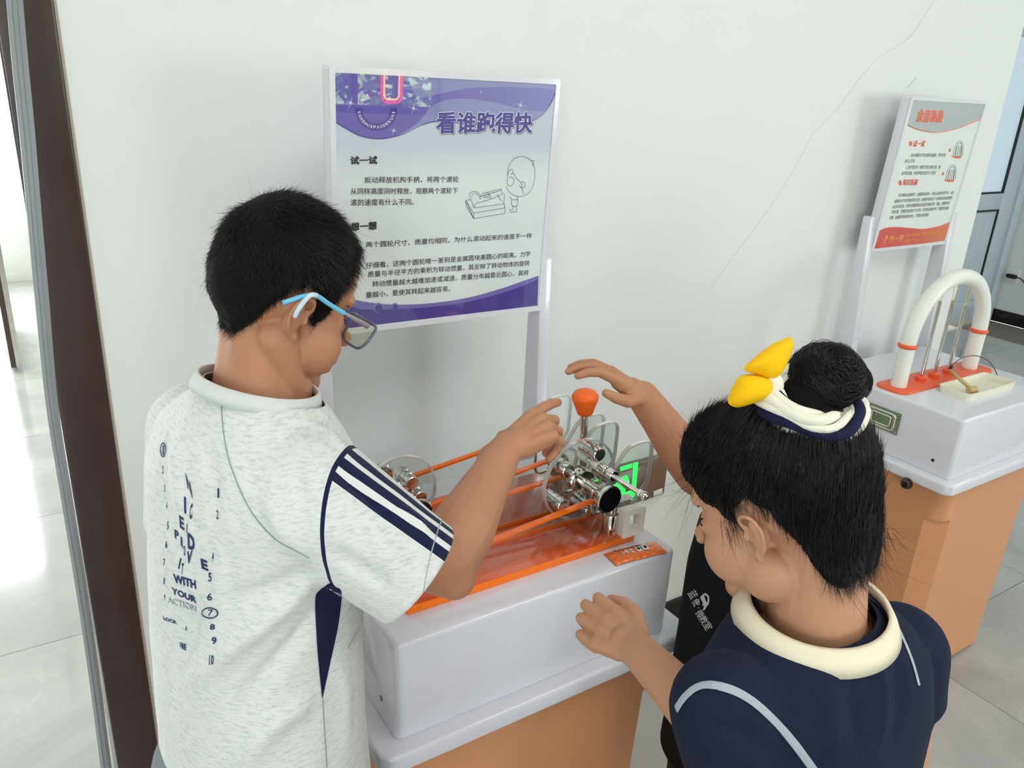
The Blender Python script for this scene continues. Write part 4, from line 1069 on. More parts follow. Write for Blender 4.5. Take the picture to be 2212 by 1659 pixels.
def nails(tips, root, s=1.0):
    for p, d, n in tips:
        n = (n-d*n.dot(d)).normalized(); t = d.cross(n); c = p+n*.0052*s-d*.0005*s; V = []; F = []
        for i in range(5):
            for j in range(5):
                u = (i/4-.5)*2; v = (j/4-.5)*2; V.append(c+d*(u*.0046*s)+t*(v*.0042*s*(1-.15*u*u))-n*(v*v*.0021*s+.0006*u*u*s))
        F = [(i*5+j, (i+1)*5+j, (i+1)*5+j+1, i*5+j+1) for i in range(4) for j in range(4)]
        mesh('fingernail', V, F, M['nail'], root, True)

def arm_prims(sh, el, wr, r=(.046, .037, .034, .0235), muscle=1.06):
    sh, el, wr = Vector(sh), Vector(el), Vector(wr); m1 = sh.lerp(el, .5); m2 = el.lerp(wr, .28)
    return chain([sh, m1, el], [r[0], (r[0]+r[1])/2*muscle, r[1]])+chain([el, m2, el.lerp(wr, .7), wr], [r[1], r[2]*1.08, (r[2]+r[3])/2*.98, r[3]])

def strands(roots, dirs, length, width, segs, curl, m, name, parent, seed=1, gravity=0.0, clump=None, taper=.1):
    """thin three-sided hair strands; one joined stuff part"""
    rng = np.random.default_rng(seed); n = len(roots)
    P = np.array(roots, dtype=float); D = np.array(dirs, dtype=float); D /= np.maximum(np.linalg.norm(D, axis=1, keepdims=True), 1e-9)
    Ls = length*(rng.uniform(.6, 1.15, n))[:, None] if np.isscalar(length) else (np.asarray(length)*rng.uniform(.75, 1.1, n))[:, None]
    side = np.cross(D, rng.normal(size=(n, 3))); side /= np.maximum(np.linalg.norm(side, axis=1, keepdims=True), 1e-9)
    V = np.zeros((n, segs+1, 3, 3)); bend = rng.normal(size=(n, 3))*curl
    for k in range(segs+1):
        t = k/segs; d2 = D+bend*t+np.array([0, 0, -gravity*t]); 
        if k: P = P+d2*Ls/segs
        w_ = width*(1-t*(1-taper)); b2 = np.cross(D, side)
        for j in range(3):
            a = 2*math.pi*j/3; V[:, k, j] = P+side*(w_*math.cos(a))+b2*(w_*math.sin(a))
    idx = (np.arange(n)*(segs+1)*3)[:, None]; fl = []
    for k in range(segs):
        for j in range(3):
            a = k*3+j; b = k*3+(j+1) % 3; fl.append(idx+np.array([a, b, b+3, a+3]))
    fc = np.stack(fl, 1).reshape(-1, 4)
    o = npmesh(name, V.reshape(-1, 3), fc, m, parent, True); o['kind'] = 'stuff'
    return o

def bvh_of(co, fc): return BVHTree.FromPolygons([tuple(c) for c in co], [tuple(map(int, f)) for f in fc])

class Garment:
    """closed solid of cloth -> folds -> opened at the hems"""
    def __init__(self, prims, voxel, smooth):
        self.co, self.fc = remesh(prims, voxel, smooth)
    def hit(self, px, py, tree=None):
        tree = tree or self.tree; d = ray(px, py).normalized(); h = tree.ray_cast(CAM, d)
        return h
    def index(self): self.tree = bvh_of(self.co, self.fc); return self
    def fold(self, pixpts, width, amp, sharp=1.0):
        """ridge (amp>0) or valley along a line on the cloth"""
        pts = []
        for a, b in pixpts:
            h = self.hit(a, b)
            if h[0] is not None: pts.append(np.array(h[0]))
        if len(pts) < 2: return
        N = normals(self.co, self.fc); D = np.full(len(self.co), 1e9); T = np.zeros(len(self.co)); tot = len(pts)-1
        for i in range(tot):
            A, B = pts[i], pts[i+1]; ab = B-A; t = np.clip(((self.co-A)@ab)/(ab@ab), 0, 1); dd = np.linalg.norm(self.co-(A+t[:, None]*ab), axis=1)
            m_ = dd < D; D[m_] = dd[m_]; T[m_] = (i+t[m_])/tot
        prof = np.exp(-(D/width)**2)*np.sin(np.pi*np.clip(T, .0, 1)*.9+.15)
        self.co = self.co+N*(amp*prof)[:, None]
    def noise(self, amp, freq, seed=0, stretch=(1, 1, 1)):
        N = normals(self.co, self.fc); st = np.array(stretch)
        v = np.array([noise.noise(Vector(tuple(c*freq*st+seed))) for c in self.co]); self.co = self.co+N*(amp*v)[:, None]
    def cut(self, planes, pred=None):
        """planes: (point, normal, radius) faces beyond the plane within radius are removed"""
        c = self.co[self.fc].mean(1); keep = np.ones(len(self.fc), bool)
        for p0, n0, r in planes:
            p, n = p0, n0
            p = np.array(p); n = np.array(Vector(n).normalized()); d = c-p; h = d@n; q = np.linalg.norm(d-h[:, None]*n, axis=1); k_ = (h > 0) & (q < r) & (h < r*1.5)
            if pred is not None and len(pred) > planes.index((p0, n0, r)) and pred[planes.index((p0, n0, r))] is not None:
                o_, l_, m0 = pred[planes.index((p0, n0, r))]; k_ &= ((c-np.array(o_))@np.array(l_)) > m0
            keep &= ~k_
        f = self.fc[keep]; used = np.unique(f); mp = -np.ones(len(self.co), int); mp[used] = np.arange(len(used)); self.co = self.co[used]; self.fc = mp[f]
        # bring the ragged rim onto the cutting planes
        e = np.sort(np.vstack([self.fc[:, [i, (i+1) % 4]] for i in range(4)]), axis=1); u, cnt = np.unique(e, axis=0, return_counts=True); bd = np.unique(u[cnt == 1])
        for p, n, r in planes:
            p = np.array(p); n = np.array(Vector(n).normalized()); d = self.co[bd]-p; h = d@n; q = np.linalg.norm(d-h[:, None]*n, axis=1); k = (np.abs(h) < .012) & (q < r*1.15)
            self.co[bd[k]] -= (h[k])[:, None]*n
        nb = {}
        for a_, b_ in u[cnt == 1]: nb.setdefault(a_, []).append(b_); nb.setdefault(b_, []).append(a_)
        for it in range(4):
            new = self.co.copy()
            for v_, l_ in nb.items(): new[v_] = .5*self.co[v_]+.5*self.co[l_].mean(0)
            self.co = new
        self.used = used

def decal_text(g, items, name, root, m, lift=.0009, off=0.0):
    """each item: (string, quad of pixel corners bl, br, tr, tl) laid onto the cloth surface g.tree"""
    for s, bl, br, tr, tl in items:
        V, F = text2d(s, off, 2)
        x0, x1 = V[:, 0].min(), V[:, 0].max(); y0, y1 = V[:, 1].min(), V[:, 1].max(); P = []; ok = True
        for a, b in V:
            u = (a-x0)/(x1-x0); v = (b-y0)/(y1-y0)
            px = (bl[0]*(1-u)+br[0]*u)*(1-v)+(tl[0]*(1-u)+tr[0]*u)*v; py = (bl[1]*(1-u)+br[1]*u)*(1-v)+(tl[1]*(1-u)+tr[1]*u)*v
            d = ray(px, py).normalized(); h = g.tree.ray_cast(CAM, d)
            if h[0] is None: ok = False; break
            P.append(h[0]-d*lift*1.2)
        if ok: mesh(name, P, F, m, root)
def az(deg, pitch=0.0):
    a, p = math.radians(deg), math.radians(pitch); return Vector((math.cos(a)*math.cos(p), math.sin(a)*math.cos(p), math.sin(p)))
def iv(a, b, c): return CR*a+CU*b-CF*c
UP = Vector((0, 0, 1))

def head_frame(azd, pitch, roll=0.0):
    f = az(azd, pitch); l = UP.cross(az(azd)).normalized(); u = f.cross(l).normalized()
    R = Matrix((f, l, u)).transposed()
    return R @ Matrix.Rotation(math.radians(roll), 3, 'X')

def local(co, o, R): return (co-np.array(o))@np.array(R)

def hair_cap(co, fc, o, R, s, maskfn, thick, m, root, name='hair', lump=.0015, freq=60):
    """scalp shell grown from the head surface where maskfn(local coords)>0"""
    L = local(co, o, R)/s; v = maskfn(L); N = normals(co, fc)
    g = smoothstep(v, 0, .018)
    c = co+N*((thick*g-.0012*(1-g))[:, None])
    nz = np.array([noise.noise(Vector(tuple(p*freq))) for p in L*s])
    c = c+N*((lump*nz*g)[:, None])
    keep = (v[fc] > -.001).all(1); f = fc[keep]; used = np.unique(f); mp = -np.ones(len(co), int); mp[used] = np.arange(len(used))
    ob = npmesh(name, c[used], mp[f], m, root)
    return ob, c, N, v, L

def polyline_below(pts):
    xs = np.array([p[0] for p in pts]); zs = np.array([p[1] for p in pts]); o = np.argsort(xs)
    return lambda x: np.interp(x, xs[o], zs[o])

def eyes(root, o, R, s, iris_dir=(.6, 0, -.8)):
    for y in (-1, 1):
        c = o+R@Vector((.0705*s, y*.0300*s, .0035*s))
        e = mesh('eyeball', *sphere(c, .0112*s, 20, 12), M['eye_white'], root, True)
        d = (R@Vector((.93, y*.05, -.35))).normalized(); mesh('iris', *lathe(c+d*.0094*s, d, [(0, .0058*s), (.0018*s, .0045*s), (.0022*s, .001*s)], 18), M['iris'], e, True)
        lash = [o+R@Vector(((.0730+.0130*math.cos(a)*.9)*s, (y*.030+.0125*math.sin(a))*s, (.0035+.0045-.004*abs(math.sin(a)))*s)) for a in np.linspace(-1.35, 1.35, 9)]
        mesh('eyelashes', *tube(lash, .0011*s, 6), M['hair'], e, True)
        br = [o+R@Vector(((.0900-.018*t*t)*s, y*(.012+.034*t)*s, (.0245+.006*math.sin(t*2.6))*s)) for t in np.linspace(0, 1, 8)]
        mesh('eyebrow', *tube(br, [.0016*s*(1.4-t) for t in np.linspace(0, 1, 8)], 6), M['hair_cap'], root, True)

def cloth_patch(g, left, right, m, root, name, lift=.0008, nu=24, nv=10):
    A = smooth_poly([(a, b, 0) for a, b in left], 8); B = smooth_poly([(a, b, 0) for a, b in right], 8)
    def samp(P, t):
        x = t*(len(P)-1); i = min(int(x), len(P)-2); return P[i].lerp(P[i+1], x-i)
    V = []; F = []; bad = set()
    for i in range(nu+1):
        a, b = samp(A, i/nu), samp(B, i/nu)
        for j in range(nv+1):
            p = a.lerp(b, j/nv); d = ray(p.x, p.y).normalized(); h = g.tree.ray_cast(CAM, d)
            if h[0] is None: bad.add(len(V)); V.append(Vector((0, 0, 0)))
            else: V.append(h[0]-d*lift*1.3)
    for i in range(nu):
        for j in range(nv):
            q = (i*(nv+1)+j, (i+1)*(nv+1)+j, (i+1)*(nv+1)+j+1, i*(nv+1)+j+1)
            if not bad & set(q) and max((V[q[0]]-V[q[2]]).length, (V[q[1]]-V[q[3]]).length) < .05: F.append(q)
    if F: return mesh(name, V, F, m, root, True)

def cloth_line(g, pts, width, m, root, name, lift=.0008, tubular=False, n=8):
    P = smooth_poly([(a, b, 0) for a, b in pts], n); Q = []
    for p in P:
        d = ray(p.x, p.y).normalized(); h = g.tree.ray_cast(CAM, d)
        if h[0] is not None: Q.append((h[0]+h[1]*lift*(1 if h[1].dot(d) < 0 else -1), h[1] if h[1].dot(d) < 0 else -h[1]))
    if len(Q) < 3: return
    if tubular: return mesh(name, *tube([q[0] for q in Q], width/2, 8), m, root, True)
    V = []; F = []
    for i, (c, nn) in enumerate(Q):
        t = (Q[min(i+1, len(Q)-1)][0]-Q[max(i-1, 0)][0]).normalized(); s = t.cross(nn).normalized()
        V += [c-s*width/2, c-s*width/4+nn*.0005, c+s*width/4+nn*.0005, c+s*width/2]
    for i in range(len(Q)-1):
        for k in range(3): F.append((i*4+k, i*4+k+1, (i+1)*4+k+1, (i+1)*4+k))
    return mesh(name, V, F, m, root, True)

def legs(root, hipc, fwd, left, feet, skin, shorts_m, shoe_m, s=1.0, hipz=.78, knee_short=.48, kz=.42):
    """lower body: returns leg primitives; shorts and shoes become parts"""
    pr = []; sh = []
    for sd, ft in zip((1, -1), feet):
        hp = Vector((hipc[0], hipc[1], hipz))+left*(.075*s*sd); kn = Vector((ft[0], ft[1], kz))*1.0; kn = kn.lerp(hp, .25); kn.z = kz; kn += fwd*.02
        an = Vector((ft[0], ft[1], .07*s))
        pr += chain([hp, hp.lerp(kn, .5), kn], [.078*s, .064*s, .048*s])+chain([kn, kn.lerp(an, .35), an], [.047*s, .046*s, .031*s])+[capsule(an, an+fwd*.10*s+Vector((0, 0, -.035*s)), .03*s, .024*s)]
        q = kn.lerp(hp, (knee_short-kz)/(hipz-kz) if knee_short > kz else 0)
        sh += chain([hp+Vector((0, 0, .02)), hp.lerp(q, .6), q], [.088*s, .084*s, .078*s])
        toe = an+fwd*.14*s; sole = [Vector((an.x, an.y, 0))-fwd*.045*s, Vector((toe.x, toe.y, 0))]
        ss = mesh('shoe', *join([ellipsoid(Vector((an.x, an.y, .038*s))+fwd*.045*s, (.115*s, .042*s, .036*s), rot_frame(fwd, UP)), capsule(an+Vector((0, 0, -.03*s)), an+Vector((0, 0, .0)), .040*s, .037*s)]), shoe_m, root, True)
        mesh('sole', *prism([(x*s, y*s) for x, y in [(-.07, -.03), (-.05, -.038), (.05, -.042), (.13, -.04), (.16, -.02), (.16, .02), (.13, .04), (.05, .042), (-.05, .038), (-.07, .03)]], Vector((an.x, an.y, 0)), fwd, left, (0, 0, .018*s)), M['ceiling'], ss)
    sh.append(ellipsoid(Vector((hipc[0], hipc[1], hipz+.03)), (.12*s, .14*s, .09*s), rot_frame(fwd, UP)))
    return pr, sh

# ================================================================== BOY
boy = thing('person', 'boy in heather grey striped-sleeve T-shirt and glasses, pointing at the clear wheels', 'person', (.175, .80, 0))
oB = Vector((.250, .862, 1.360)); RB = head_frame(6, -23, 3); sB = .885
fB, lB = az(12), az(102)
headp = head_prims(oB, RB, sB, 1.0, 1.20, .88, 1.16)
nk0 = oB+RB@Vector((-.006, 0, -.035)); nkb = Vector((.214, .832, 1.262))
headp += [capsule(nk0, nkb+fB*.004, .0385, .047), capsule(oB+RB@Vector((-.018, .010, -.02)), nkb-fB*.008+lB*.014, .029, .036), capsule(oB+RB@Vector((-.018, -.010, -.02)), nkb-fB*.008-lB*.014, .029, .036), capsule(oB+RB@Vector((-.008, -.048, -.03)), nkb+fB*.03-lB*.02, .022, .020),
          capsule(oB+RB@Vector((.02, 0, -.06)), nkb+fB*.03, .032, .036)]
hc_, hf_ = remesh(headp, .0021, 5); hc_ = relax(hc_, hf_, [(nk0.lerp(nkb, .65)-fB*.03, .055), (nk0.lerp(nkb, .95)-fB*.02, .055)], 60)
shB = Vector((.243, .700, 1.185)); elB = at(958, 1218, .925); wrB = at(1092, 972, 1.08)
armp = arm_prims(shB, elB, wrB, (.044, .0375, .0375, .0235))+[ellipsoid(elB+iv(.012, -.016, 0), (.026, .026, .026))]
dB = (at(1180, 910, 1.115)-wrB).normalized(); nB = (iv(-.25, .55, .8)+dB*.15).normalized()
hp_, tips_ = hand_prims(wrB, dB, nB, 1.05, -1, [(14, 12, 8), (40, 62, 34), (50, 66, 36), (56, 66, 36)], (10, 2, -4, -10), ((.72, .22, -.62), (.80, .0, -.60), (.86, -.10, -.48)))
ac_, af_ = remesh(armp+hp_, .0017, 4); ac_ = relax(ac_, af_, [(wrB, .030), (wrB-(wrB-elB).normalized()*.02, .032), (elB, .05)], 40)
tor = [loft([sring((.210, .832, 1.265), fB, lB, .046, .056), sring((.204, .830, 1.235), fB, lB, .070, .115), sring((.195, .825, 1.16), fB, lB, .088, .130), sring((.188, .808, 1.0), fB, lB, .090, .118), sring((.178, .79, .84), fB, lB, .098, .124), sring((.175, .785, .76), fB, lB, .09, .118)])]
shL = Vector((.172, .962, 1.185)); elL = Vector((.16, 1.03, .97)); wrL = Vector((.20, 1.00, .80))
tor += arm_prims(shL, elL, wrL); hl, tl = hand_prims(wrL, (.1, -.05, -1), (0, 1, 0), 1.0, 1, [(20, 25, 15)]*4); tor += hl
tor += [capsule(shB, shB.lerp(elB, .5), .044, .040)]
lg, shp = legs(boy, (.172, .785), fB, lB, [(.165, .88), (.185, .70)], None, None, mat('boy_shoes', (70, 74, 84), .6), 1.0, .76, .50, .42)
bc_, bf_ = remesh(tor+lg, .0042, 4)
def merge(*parts):
    C = []; Fz = []; n = 0
    for c, f in parts: C.append(c); Fz.append(f+n); n += len(c)
    return np.vstack(C), np.vstack(Fz)
allc, allf = merge((hc_, hf_), (ac_, af_), (bc_, bf_))
# redness: ear rims, knuckles, finger tips, the mark behind the ear
L = local(allc, oB, RB)
red = np.zeros(len(allc)); red += .45*smoothstep(np.abs(L[:, 1]), .078, .09)*(np.linalg.norm(L, axis=1) < .11)
mk = np.linalg.norm(L-np.array([-.038, -.066, -.004]), axis=1); red += .75*np.exp(-(mk/.011)**2)
for p, d, n in tips_: red += .35*np.exp(-(np.linalg.norm(allc-np.array(p), axis=1)/.010)**2)
npmesh('body', allc, allf, M['skin_boy'], boy, True, {'red': np.clip(red, 0, 1)})
nails(tips_, boy, 1.0)
eyes(boy, oB, RB, sB)
# hair
hair_line = polyline_below([(-.12, -.050), (-.085, -.056), (-.062, -.060), (-.050, -.054), (-.042, -.034), (-.038, -.010), (-.030, .012), (-.020, .026), (-.004, .036), (.010, .034), (.017, .016), (.024, -.010), (.031, -.012), (.036, .012), (.042, .040), (.050, .058), (.058, .078), (.066, .094), (.12, .12)])
def maskB(L):
    wob = .0018*np.sin(L[:, 0]*420)+.0012*np.sin(L[:, 0]*900+L[:, 1]*300)
    v = L[:, 2]-hair_line(L[:, 0])+wob
    v = np.where((np.abs(L[:, 1]) > .0775) & (L[:, 2] < .040), -1, v)
    return v
cap, hcap, hN, hv, hL = hair_cap(hc_, hf_, oB, RB, sB, maskB, .0060, M['hair_cap'], boy, 'hair')
def grow(capo, c, N, v, L, o, R, n, dirfn, length, width, seed, parent, name='hair_strands', curl=.35, segs=4, vmin=.0, grav=.0, lenfn=None, inset=.002, lift_=.10):
    rng = np.random.default_rng(seed); ok = np.where(v > vmin)[0]; idx = rng.choice(ok, n); D = dirfn(L[idx])@np.array(R).T; Nn = N[idx]; D = D-Nn*(D*Nn).sum(1, keepdims=True)*.92; D = D/np.maximum(np.linalg.norm(D, axis=1, keepdims=True), 1e-6)
    lf = np.array([tuple(noise.noise_vector(Vector(tuple(p*28)))) for p in c[idx]]); D = D+lf*.55
    P = c[idx]-N[idx]*inset+rng.normal(size=(n, 3))*.0006
    ln = length if lenfn is None else lenfn(L[idx])
    return strands(P, D+N[idx]*lift_+rng.normal(size=(n, 3))*.12, ln, width, segs, curl, M['hair'], name, parent, seed, grav)
def dirB(L):
    # whorl at the crown: forward on top, down at the sides and back
    x, y, z = L[:, 0], L[:, 1], L[:, 2]; W = np.array([-.055, 0, .10]); D = L-W
    D[:, 2] -= .03; D[:, 0] += .02*(z > .08); return D/np.maximum(np.linalg.norm(D, axis=1, keepdims=True), 1e-6)
grow(cap, hcap, hN, hv, hL, oB, RB, 22000, dirB, .016, .00036, 11, boy, lenfn=lambda L: .007+.012*smoothstep(L[:, 2], .0, .09), curl=.22)
grow(cap, hcap, hN, hv, hL, oB, RB, 260, lambda L: dirB(L)+np.array([0, 0, .7]), .018, .00016, 12, boy, 'stray_hairs', curl=.8, vmin=.05, segs=5, lift_=.5)
def edge_fuzz(c, N, v, L, R, n, length, width, seed, parent, down=(-.15, 0, -1), xmax=.06, hi=.012):
    rng = np.random.default_rng(seed); ok = np.where((v > .0) & (v < hi) & (L[:, 0] < xmax))[0]
    if len(ok) == 0: return
    idx = rng.choice(ok, n); D = np.tile(np.array(tuple(R@Vector(down))), (n, 1)); Nn = N[idx]; D = D-Nn*(D*Nn).sum(1, keepdims=True); D += rng.normal(size=(n, 3))*.22+Nn*.10
    return strands(c[idx]-Nn*.0015, D, length, width, 4, .25, M['hair'], 'hairline_wisps', parent, seed)
edge_fuzz(hcap, hN, hv, hL, RB, 2600, .0095, .00028, 51, boy)
# ---- glasses
gl = thing('eyeglasses', 'grey-framed eyeglasses with light blue temple tips worn by the boy', 'glasses', tuple(oB+RB@Vector((.09, 0, .01))))
M['frame'] = mat('grey_frame', (120, 122, 140), .2, trans=.35); M['temple'] = mat('temple_plastic', (150, 138, 144), .18); M['tip'] = mat('blue_tip', (112, 196, 232), .35); M['clip'] = mat('clear_ear_hook', (206, 222, 236), .25)
def H(x, y, z): return oB+RB@(Vector((x, y, z))*sB)
for sd in (-1, 1):
    rim = [H(.107+.002*(abs(yy)-.033)/.03+.22*zz, sd*yy, zz-.002) for yy, zz in [(.009, .010), (.012, .017), (.034, .018), (.058, .018), (.064, .012), (.062, -.006), (.054, -.017), (.038, -.019), (.020, -.018), (.010, -.008)]]
    fr = mesh('rim', *tube(smooth_poly(rim, 4, True), .0017, 10, closed=True), M['frame'], gl, True)
    loop = smooth_poly(rim, 4, True); mesh('lens', loop, [tuple(range(len(loop)))], M['lens'], fr, True)
    hinge = H(.096, sd*.0625, .013); m1 = H(.030, sd*.0790, .019); m2 = H(.018, sd*.0795, .021); e1 = H(.001, sd*.083, .0365); e2 = H(-.012, sd*.084, .034); e3 = H(-.034, sd*.081, .016)
    if sd < 0:
        hinge = H(.098, sd*.064, .014); m1 = H(.052, sd*.0770, .0235); e0 = H(.046, sd*.0780, .0240)
        e1 = H(.022, sd*.0835, .0300); e2 = H(.002, sd*.0880, .0350); e3 = H(-.014, sd*.0900, .0300); e4 = H(-.034, sd*.0875, .0150)
    else: e0 = m2; e4 = H(-.042, sd*.079, .006)
    mesh('temple', *tube([H(.100, sd*.060, .013), hinge, hinge.lerp(m1, .5), m1], [.0030, .0034, .0026, .0018], 10), M['temple'], gl, True)
    mesh('temple_tip', *tube(smooth_poly([m1, e0, e1, e2, e3, e4], 4), [.0019]*4+[.0021]*8+[.0030]*9 if False else .0026, 10), M['tip'], gl, True)
    mesh('ear_hook', *tube(smooth_poly([H(.000, sd*.0935, .036), H(-.010, sd*.0965, .034), H(-.016, sd*.0955, .018), H(-.016, sd*.0915, .004)], 4), .0028, 10), M['clip'], gl, True)
mesh('bridge', *tube(smooth_poly([H(.113, -.011, .012), H(.116, 0, .015), H(.113, .011, .012)], 4), .002, 8), M['frame'], gl, True)

# ---- T-shirt
def heather():
    m = bpy.data.materials.new('heather_jersey'); m.use_nodes = True; nt = m.node_tree; p = nt.nodes['Principled BSDF']; N = nt.nodes.new; K = nt.links.new
    p.inputs['Roughness'].default_value = .9; p.inputs['Specular IOR Level'].default_value = .15; p.inputs['Sheen Weight'].default_value = .15
    tc = N('ShaderNodeTexCoord'); mp = N('ShaderNodeMapping'); mp.inputs['Scale'].default_value = (95, 95, 480); mp.inputs['Rotation'].default_value = (.25, .35, 0); K(tc.outputs['Object'], mp.inputs[0])
    n = N('ShaderNodeTexNoise'); n.inputs['Scale'].default_value = 1.0; n.inputs['Detail'].default_value = 3; n.inputs['Roughness'].default_value = .7; K(mp.outputs[0], n.inputs['Vector'])
    cr = N('ShaderNodeValToRGB'); e = cr.color_ramp.elements; e[0].position = .30; e[0].color = (*lin((196, 202, 203)), 1); e[1].position = .52; e[1].color = (*lin((226, 229, 225)), 1); K(n.outputs['Fac'], cr.inputs[0])
    def attr(nm): a = N('ShaderNodeAttribute'); a.attribute_name = nm; return a.outputs['Fac']
    def math_(op, a, b=None):
        x = N('ShaderNodeMath'); x.operation = op
        for i, v in enumerate((a, b)):
            if v is None: continue
            if isinstance(v, (int, float)): x.inputs[i].default_value = v
            else: K(v, x.inputs[i])
        return x.outputs[0]
    s = attr('sl_s'); t = attr('sl_t')
    tot = None
    for k in (-1, 0, 1):
        b = math_('LESS_THAN', math_('ABSOLUTE', math_('SUBTRACT', s, .0215*k)), .0068)
        tot = b if tot is None else math_('MAXIMUM', tot, b)
    tot = math_('MULTIPLY', tot, math_('GREATER_THAN', t, .0))
    white = math_('MULTIPLY', math_('LESS_THAN', math_('ABSOLUTE', s), .0295), math_('GREATER_THAN', t, .0))
    pipe = math_('LESS_THAN', math_('ABSOLUTE', t), .0026)
    hem = math_('LESS_THAN', math_('ABSOLUTE', math_('SUBTRACT', t, attr('sl_h'))), .0007)
    m1 = N('ShaderNodeMixRGB'); K(white, m1.inputs[0]); K(cr.outputs[0], m1.inputs[1]); m1.inputs[2].default_value = (*lin((232, 234, 232)), 1)
    m2 = N('ShaderNodeMixRGB'); K(math_('MAXIMUM', tot, pipe), m2.inputs[0]); K(m1.outputs[0], m2.inputs[1]); m2.inputs[2].default_value = (*lin((28, 32, 66)), 1)
    m3 = N('ShaderNodeMixRGB'); K(hem, m3.inputs[0]); K(m2.outputs[0], m3.inputs[1]); m3.inputs[2].default_value = (*lin((170, 176, 184)), 1)
    K(m3.outputs[0], p.inputs['Base Color'])
    b = N('ShaderNodeBump'); b.inputs['Strength'].default_value = .25; b.inputs['Distance'].default_value = .001; K(n.outputs['Fac'], b.inputs['Height']); K(b.outputs[0], p.inputs['Normal'])
    return m
M['heather'] = heather(); M['navy'] = mat('navy_cloth', (28, 31, 62), .85, bump=.2, bscale=500, spec=.2); M['rib'] = mat('grey_rib', (218, 222, 218), .9, var=.08, vscale=120, spec=.15)
hemc = at(903, 1240, .845); sdir = (hemc-shB).normalized()
rings = [sring((.214, .830, 1.292), fB, lB, .048, .054), sring((.213, .829, 1.270), fB, lB, .062, .078), sring((.210, .828, 1.246), fB, lB, .074, .112), sring((.206, .825, 1.222), fB, lB, .088, .142), sring((.202, .822, 1.18), fB, lB, .098, .152),
         sring((.198, .815, 1.10), fB, lB, .104, .144), sring((.190, .803, 1.0), fB, lB, .106, .140), sring((.184, .79, .90), fB, lB, .108, .140), sring((.184, .785, .80), fB, lB, .112, .144), sring((.184, .783, .70), fB, lB, .116, .15)]
slv = [capsule(shB-sdir*.01+Vector((-.004, .02, -.002)), hemc+sdir*.03, .070, .060, flat=(sdir.cross(iv(0, 0, 1)), 1.0))]
slv += [capsule(shL+Vector((0, -.02, 0)), shL.lerp(elL, .8), .062, .060)]
gB = Garment([loft(rings)]+slv, .0036, 14)
gB.index()
for pts, w_, a_ in [([(690, 1250), (600, 1320), (500, 1400), (425, 1470)], .012, .008), ([(700, 1290), (640, 1380), (560, 1470), (500, 1560)], .011, -.006), ([(690, 1235), (590, 1270), (480, 1300)], .010, -.005), ([(600, 930), (640, 1040), (660, 1130)], .010, -.005),
                    ([(580, 1060), (600, 1120), (650, 1200)], .010, .005), ([(400, 900), (385, 1040), (420, 1180)], .012, .0045), ([(440, 920), (460, 1040), (470, 1200)], .010, -.003), ([(425, 1290), (405, 1380), (370, 1480)], .010, -.007), ([(480, 1180), (470, 1300), (440, 1420)], .010, .004),
                    ([(680, 1500), (600, 1560), (520, 1650)], .013, .006), ([(735, 1420), (748, 1500), (752, 1620)], .009, .002), ([(720, 1010), (780, 1060), (850, 1120)], .006, -.0035), ([(700, 1180), (780, 1230), (850, 1270)], .010, -.004), ([(800, 1150), (850, 1210), (860, 1280)], .009, .003),
                    ([(640, 900), (700, 930), (760, 990)], .008, .003), ([(860, 1090), (900, 1120), (930, 1160)], .007, .003)]:
    gB.fold(pts, w_, a_*1.6)
gB.noise(.0028, 9.0, 3); gB.noise(.0012, 26.0, 7)
t0 = -.022
gB.cut([(hemc, sdir, .12), (Vector((.2165, .831, 1.2740)), (UP*1.0+fB*.26), .13), (shL.lerp(elL, .72), elL-shL, .12), ((.172, .783, .735), (0, 0, -1), .5)])
co = gB.co; ax = np.array(sdir); rel = co-np.array(shB); tt = rel@ax; rad = rel-tt[:, None]*ax
ref = iv(.53, .60, .34); ref = (ref-sdir*ref.dot(sdir)).normalized(); ref2 = sdir.cross(ref)
ang = np.arctan2(rad@np.array(ref2), rad@np.array(ref)); rr = np.linalg.norm(rad, axis=1)
on = (rr < .088) & (tt > -.075) & ((co-np.array((.194, .82, 0)))@np.array(-lB) > .075)
tseam = tt-t0-4.2*(ang*.062)**2
sl_t = np.where(on, tseam, -1.0); sl_s = np.where(on, ang*.062, 1.0); sl_h = np.full(len(co), (hemc-shB).length-t0-.020)
gB.index()
shirt = npmesh('t_shirt', co, gB.fc, M['heather'], boy, True, {'sl_t': sl_t, 'sl_s': sl_s, 'sl_h': sl_h})
sm = shirt.modifiers.new('thick', 'SOLIDIFY'); sm.thickness = .0018; sm.offset = -1
# collar rib
cc = Vector((.2165, .831, 1.2720)); cn = (UP+fB*.26).normalized(); cx = (fB-cn*fB.dot(cn)).normalized(); cy = cn.cross(cx)
def collar(root, cc, cx, cy, cn, rx, ry, m, w=.011, th=.0026, name='collar', spread=.35):
    V = []; F = []; n = 72
    prof = [(0, -w/2), (th, -w/2), (th*1.2, 0), (th, w/2), (0, w/2), (-th*.6, 0)]
    for k in range(n):
        a = 2*math.pi*k/n; rd = cx*math.cos(a)+cy*math.sin(a); base = cc+cx*(rx*math.cos(a))+cy*(ry*math.sin(a))
        for r_, h_ in prof: V.append(base+rd*(r_-h_*spread)+cn*h_)
    for k in range(n):
        for q in range(6): F.append((k*6+q, k*6+(q+1) % 6, ((k+1) % n)*6+(q+1) % 6, ((k+1) % n)*6+q))
    return mesh(name, V, F, m, root, True)
collar(shirt, cc+cn*.001, cx, cy, cn, .0640, .0710, M['rib'], .017, .0030)
